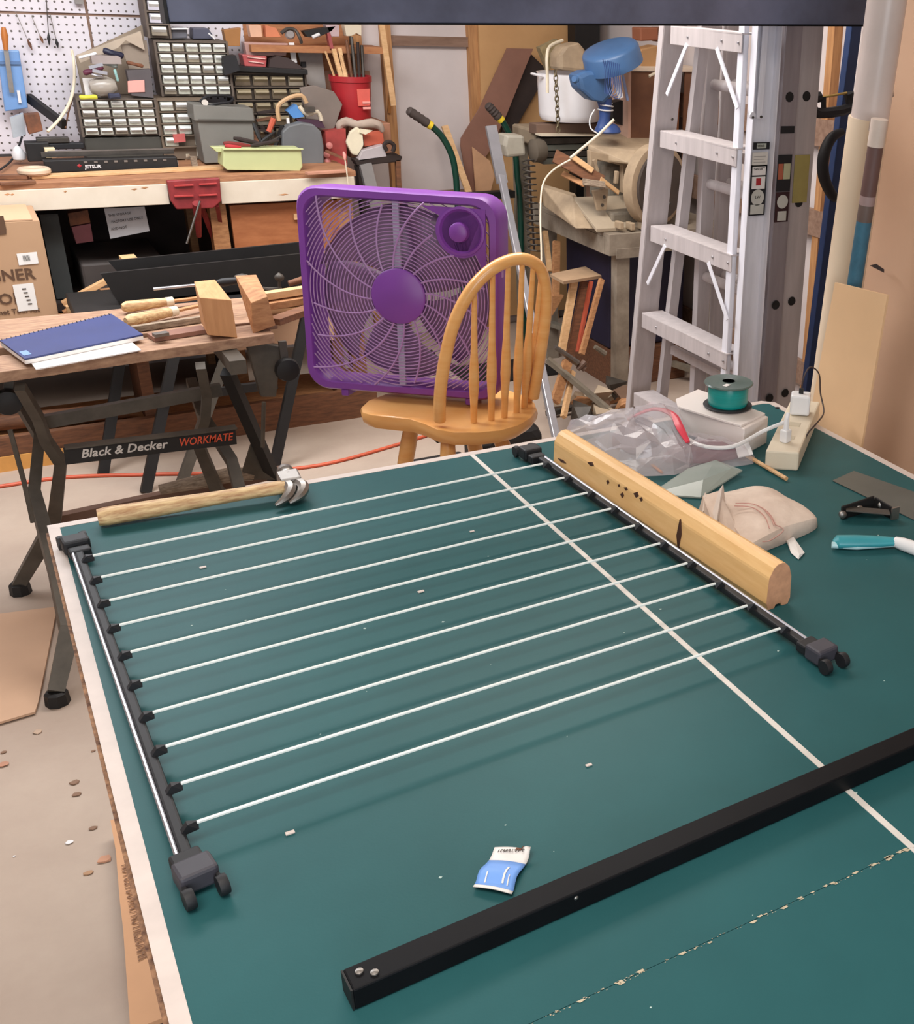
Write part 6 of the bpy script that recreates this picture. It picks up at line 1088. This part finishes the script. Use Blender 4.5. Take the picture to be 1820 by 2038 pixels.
tag(MB().tube([V((1.062, -0.238, 0.764)), V((1.06, -0.281, 0.764))], .003, 8).build('orange_stick', M('orange_stick', (204, 128, 66), .5), smooth=True), 'tiny orange stick poking out between the plastic bags', 'stick')
# plastic bags
random.seed(5)
def blob(c, rx, ry, h, mat, name, label, cat, rz=0, seed=1, group=None, n=22, jag=.28, solid=0):
    c = V(c); rnd = random.Random(seed); ph = [rnd.uniform(0, 6.28) for _ in range(8)]
    mb = MB(); R = Matrix.Rotation(rz, 3, 'Z'); rows = []
    vs = []; fs = []; nr = 8
    for j in range(nr + 1):
        e = j / nr
        for k in range(n):
            a = 2 * PI * k / n; w_ = 1 + .10 * math.sin(3 * a + ph[0]) + .07 * math.sin(5 * a + ph[1])
            r = math.cos(e * PI / 2) ** .7 if j < nr else .02
            hh_ = (math.sin(e * PI / 2)) * (1 + jag * .5 * math.sin(2 * a + ph[2])) + jag * rnd.uniform(-.5, .5) * (0 if j in (0,) else 1) * r
            p = R @ V((math.cos(a) * rx * w_ * r, math.sin(a) * ry * w_ * r, max(.0, hh_ * h) + .001)); vs.append(c + p)
    for j in range(nr):
        for k in range(n):
            k2 = (k + 1) % n; fs.append((j * n + k, j * n + k2, (j + 1) * n + k2, (j + 1) * n + k))
    fs.append(tuple(range(n))[::-1]); fs.append(tuple(nr * n + k for k in range(n))); mb.add(vs, fs)
    return mb
b1_ = thing('clear_bag', 'crumpled clear zip bag with red zip strip behind the moulding', 'plastic bag', (1.07, -.16, TZ))
blob((1.065, -.155, TZ), .125, .135, .085, CLEAR, '', '', '', rz=.5, seed=3, jag=.4).build('film', CLEAR, b1_)
blob((1.09, -.12, TZ + .002), .05, .05, .05, M('inner_grey', (150, 136, 140), .5, var=.2), '', '', '', seed=8).build('contents', M('inner_grey', (150, 136, 140), .5, var=.2), b1_)
MB().tube([V((1.08, -0.1, 0.815)), V((1.13, -0.12, 0.836)), V((1.148, -0.17, 0.838)), V((1.138, -0.22, 0.826)), V((1.133, -0.26, 0.809))], [.004, .007, .008, .009, .005], 8, sub=4, flat=.5).build('zip_strip', REDZ, b1_, smooth=True)
b2_ = thing('pink_powder_bag', 'clear bag with maroon powder lying before the white box', 'plastic bag', (1.17, -.25, TZ))
blob((1.165, -.245, TZ), .115, .065, .045, CLEAR, '', '', '', rz=-.35, seed=12, jag=.3).build('film', M('thin_clear_film', (226, 216, 220), .12, alpha=.28, spec=.8), b2_)
blob((1.18, -.235, TZ + .001), .08, .045, .028, MAROON, '', '', '', rz=-.35, seed=9).build('powder', MAROON, b2_, smooth=True)
fb_ = thing('flat_bag', 'flat greenish clear bag lying between the moulding and the cloth', 'plastic bag', (1.10, -.36, TZ))
fq = [V(q) for q in [V((0.986, -0.364, 0.762)), V((1.064, -0.423, 0.762)), V((1.204, -0.359, 0.768)), V((1.178, -0.355, 0.775)), V((1.168, -0.313, 0.78)), V((1.1, -0.316, 0.775))]]
MB().hull([p for p in fq] + [p + V((0, 0, .003)) for p in fq] + [V(V((1.097, -0.379, 0.778)))]).build('film', CLEARG, fb_)
# cloth pouch
cp_ = thing('sand_bag', 'dirty white cloth bag with red print and gathered neck', 'cloth bag', (1.11, -.56, TZ))
def pouch(u, v):
    A0 = V((1.045, -.455, 0)); A1 = V((1.185, -.455, 0)); B0 = V((1.00, -.675, 0)); B1 = V((1.205, -.635, 0))
    p = lerp(lerp(A0, A1, u), lerp(B0, B1, u), v); cc2 = (2 * u - 1) ** 4 * (2 * v - 1) ** 4; p = lerp(p, lerp(lerp(A0, A1, .5), lerp(B0, B1, .5), .5), .13 * cc2); e = (4 * u * (1 - u)) ** .3 * (4 * v * (1 - v)) ** .28
    p.z = TZ + .001 + e * .042 * (1 + .06 * math.sin(9 * u + 4 * v) + .04 * math.sin(17 * v + 3)); return p
MB().grid(pouch, 22, 22).build('filled_body', CLOTH, cp_, smooth=True, solid=.002)
MB().hull([V(q) for q in [V((1.01, -0.492, 0.762)), V((1.017, -0.501, 0.81)), V((1.029, -0.52, 0.8)), V((1.038, -0.524, 0.825)), V((1.046, -0.528, 0.8)), V((1.029, -0.604, 0.785)), V((0.991, -0.64, 0.765)), V((0.992, -0.596, 0.77))]]).build('gathered_neck', CLOTH, cp_, bevel=.003)
for q in ([V((1.025, -0.518, 0.8)), V((1.042, -0.528, 0.835)), V((1.048, -0.529, 0.8)), V((0.987, -0.594, 0.79))], [V((1.006, -0.52, 0.785)), V((1.018, -0.506, 0.815)), V((1.023, -0.522, 0.8))]): MB().hull([V(p) for p in q] + [V(p) + V((.004, .003, 0)) for p in q]).build('neck_fold', M('cloth_pale', (226, 212, 200), .85), cp_)
RP = M('faded_red_print', (196, 150, 138), .85)
for q in ([V((1.056, -0.553, 0.806)), V((1.082, -0.572, 0.807)), V((1.087, -0.613, 0.806)), V((1.077, -0.651, 0.799))], [V((1.048, -0.561, 0.806)), V((1.072, -0.584, 0.807)), V((1.071, -0.624, 0.806)), V((1.059, -0.657, 0.799))], [V((1.087, -0.597, 0.807)), V((1.08, -0.631, 0.805)), V((1.072, -0.652, 0.8))], [V((1.077, -0.651, 0.799)), V((1.089, -0.659, 0.79)), V((1.046, -0.681, 0.79)), V((1.029, -0.679, 0.79))]): MB().tube(q, .0011, 4, sub=4).build('red_print', RP, cp_)
MB().hull([V(q) for q in [V((1.102, -0.652, 0.764)), V((1.117, -0.653, 0.768)), V((1.103, -0.706, 0.763)), V((1.079, -0.72, 0.762)), V((1.081, -0.695, 0.763))]] + [V(q) for q in [V((1.095, -0.668, 0.768)), V((1.085, -0.714, 0.767))]]).build('white_tab', PAPER, cp_)
# brush handle, bracket, blade
bh = thing('brush', 'teal and white plastic brush handle at the right edge', 'brush', V((1.233, -0.739, 0.762)))
hp0 = V(V((1.17, -0.713, 0.772))); hp1 = V(V((1.263, -0.761, 0.772))); hp2 = V(V((1.29, -0.834, 0.772)))
MB().tube([hp0 - (hp1 - hp0) * .08, hp0, lerp(hp0, hp1, .3), lerp(hp0, hp1, .7), hp1], [.005, .016, .0165, .014, .0105], 14, flat=.7).build('teal_grip', TEALH, bh, smooth=True)
MB().tube([lerp(hp0, hp1, -.12) + V((-.002, -.006, -.003)), lerp(hp0, hp1, .3) + V((-.003, -.009, -.004)), hp1 + V((0, -.004, -.003))], [.006, .007, .005], 10).build('pale_underside', M('pale_aqua', (176, 210, 214), .35), bh, smooth=True)
MB().tube([hp1, lerp(hp1, hp2, .2), hp2], [.0095, .012, .014], 12).build('white_shaft', WHITE, bh, smooth=True)
MB().lathe([(.004, 0), (.003, .001)], lerp(hp0, hp1, .12) + V((-.004, -.006, .007)), (-.3, -.5, .8), 10).build('hanging_hole', M('aqua_shadow', (90, 130, 136), .5), bh)
bk = thing('black_bracket', 'black stamped metal clamp bracket lying by the right edge', 'bracket', V((1.313, -0.622, 0.761)))
k0 = V(V((1.251, -0.621, 0.772))); k1 = V(V((1.332, -0.619, 0.777))); k2 = V(V((1.341, -0.671, 0.77)))
MB().bar(k0, k1, .004, .030).build('side_plate', DARK, bk, bevel=.002); MB().bar(k1, k2, .004, .026).build('side_plate', DARK, bk, bevel=.002); MB().bar(k0 + V((.01, .0, .008)), k2 + V((-.01, .004, .006)), .022, .003).build('top_plate', DARKG, bk, bevel=.001)
MB().bar(k2 + V((0, .0, -.008)), k2 + V((0, 0, .016)), .004, .018).build('end_tab', STEEL, bk)
for p in (k0, lerp(k0, k1, .5), k1 + V((.006, -.01, 0))): MB().lathe([(.007, -.003), (.0075, .004), (.005, .006)], p + V((0, -.004, 0)), (-.3, -.9, .2), 12).build('bolt', STEEL, bk, smooth=True)
tag(MB().prism([V((1.35, -0.47, 0.761)), V((1.422, -0.45, 0.761)), V((1.472, -0.625, 0.761)), V((1.376, -0.73, 0.761))], (0, 0, .0012)).build('scraper_sheet', M('steel_sheet', (92, 96, 92), .4, .2)), 'thin grey brown steel scraper sheet at the right table edge', 'blade')
tag(MB().lathe([(.006, 0), (.006, .0015)], V((1.507, -0.059, 0.76)), n=12).build('black_washer', BLACKP), 'small black washer near the far right table corner', 'washer')

# ================= floor things =================
tag(MB().prism([(-.36, 1.26, .004), (-.012, 1.185, .004), (-.095, .70, .004), (-.105, .66, .004), (-.42, .63, .004)], (0, 0, .006)).build('floor_cardboard', CARD), 'flat tan cardboard piece on the floor left of the table', 'cardboard')
fc = thing('shipping_carton', 'flattened cardboard carton with faint print on the floor under the table edge', 'cardboard', (.1, -.9, 0))
e0, e1 = V(V((-0.003, 0.117, 0))), V(V((-0.036, -0.488, 0)))
FL = [V((-0.005, 0.113, 0.03)), V((-0.008, 0.012, 0.03)), V((-0.02, -0.139, 0.03)), V((-0.025, -0.223, 0.03)), V((-0.046, -0.465, 0.03))]
MB().prism([V(FL[0]), V(FL[1]), V(FL[2]), V(FL[3]), V(FL[4]), (.55, V(FL[4]).y, .03), (.55, V(FL[0]).y + .05, .03)], (0, 0, .010)).build('flap', M('carton_tan', (206, 158, 120), .85, var=.04), fc)
pA_ = V(V((-0.015, -0.041, 0.042))); pB_ = V(V((-0.023, -0.326, 0.042))); dpr = (pB_ - pA_).normalized(); upr = V((-dpr.y, dpr.x, 0)); upr = upr if upr.x > 0 else -upr
text('NO PUSH DOWN / NO PRESIONAR', .040, pA_ + upr * .01, dpr, upr, M('faint_print', (140, 104, 80), .9), fc, sx=(pB_ - pA_).length / .66)
random.seed(3)
DBR = M('dead_leaf', (134, 104, 84), .8)
for i, (p, s, m, lab) in enumerate(((V((-0.18, 0.482, 0.001)), .013, M('penny_brown', (180, 130, 104), .6), 'copper brown disc on the floor at the left edge'), (V((-0.055, 0.338, 0.001)), .010, DBR, 'dark dead leaf crumb on the floor, upper of two'), (V((-0.056, 0.291, 0.001)), .009, DBR, 'dark dead leaf crumb on the floor, lower of two'), (V((-0.084, 0.133, 0.001)), .008, WHITE, 'white pebble on the floor beside the table'), (V((-0.181, 0.143, 0.001)), .003, WHITE, 'tiny white speck on the floor at far left'), (V((-0.062, 0.018, 0.001)), .009, M('tan_crumb', (176, 138, 106), .8), 'tan wood crumb on the floor near the carton flap'), (V((-0.038, 0.157, 0.001)), .008, DBR, 'thin brown sliver on the floor near the table edge'), (V((-0.106, 0.581, 0.001)), .011, M('tan_film', (186, 160, 138), .6), 'pale curled shaving just below the flat cardboard'), (V((-0.031, 0.042, 0.001)), .014, M('tan_stain', (196, 146, 118), .8), 'orange tan flake beside the carton flap'), (V((-0.177, 0.533, 0.001)), .007, DBR, 'small brown flake above the copper brown disc'), (V((-0.006, 0.441, 0.001)), .005, DBR, 'dark crumb under the white table edge'))):
    p = V(p); tag(MB().hull([p + V((math.cos(a) * s * random.uniform(.6, 1.2), math.sin(a) * s * random.uniform(.5, .9), h)) for a in [k * .9 for k in range(7)] for h in (0, s * .25)]).build('floor_debris', m), lab, 'debris')
tag(MB().tube([V((-0.182, 2.185, 0.006)), V((-0.096, 2.174, 0.006)), V((0.099, 2.163, 0.006)), V((0.355, 2.063, 0.006)), V((0.632, 1.944, 0.006)), V((0.899, 1.888, 0.006)), V((1.203, 1.961, 0.006)), V((1.386, 2.023, 0.006))], .0065, 8, sub=6).build('extension_cord', ORANGEC, smooth=True), 'orange extension cord crossing the concrete floor behind the table', 'cord')
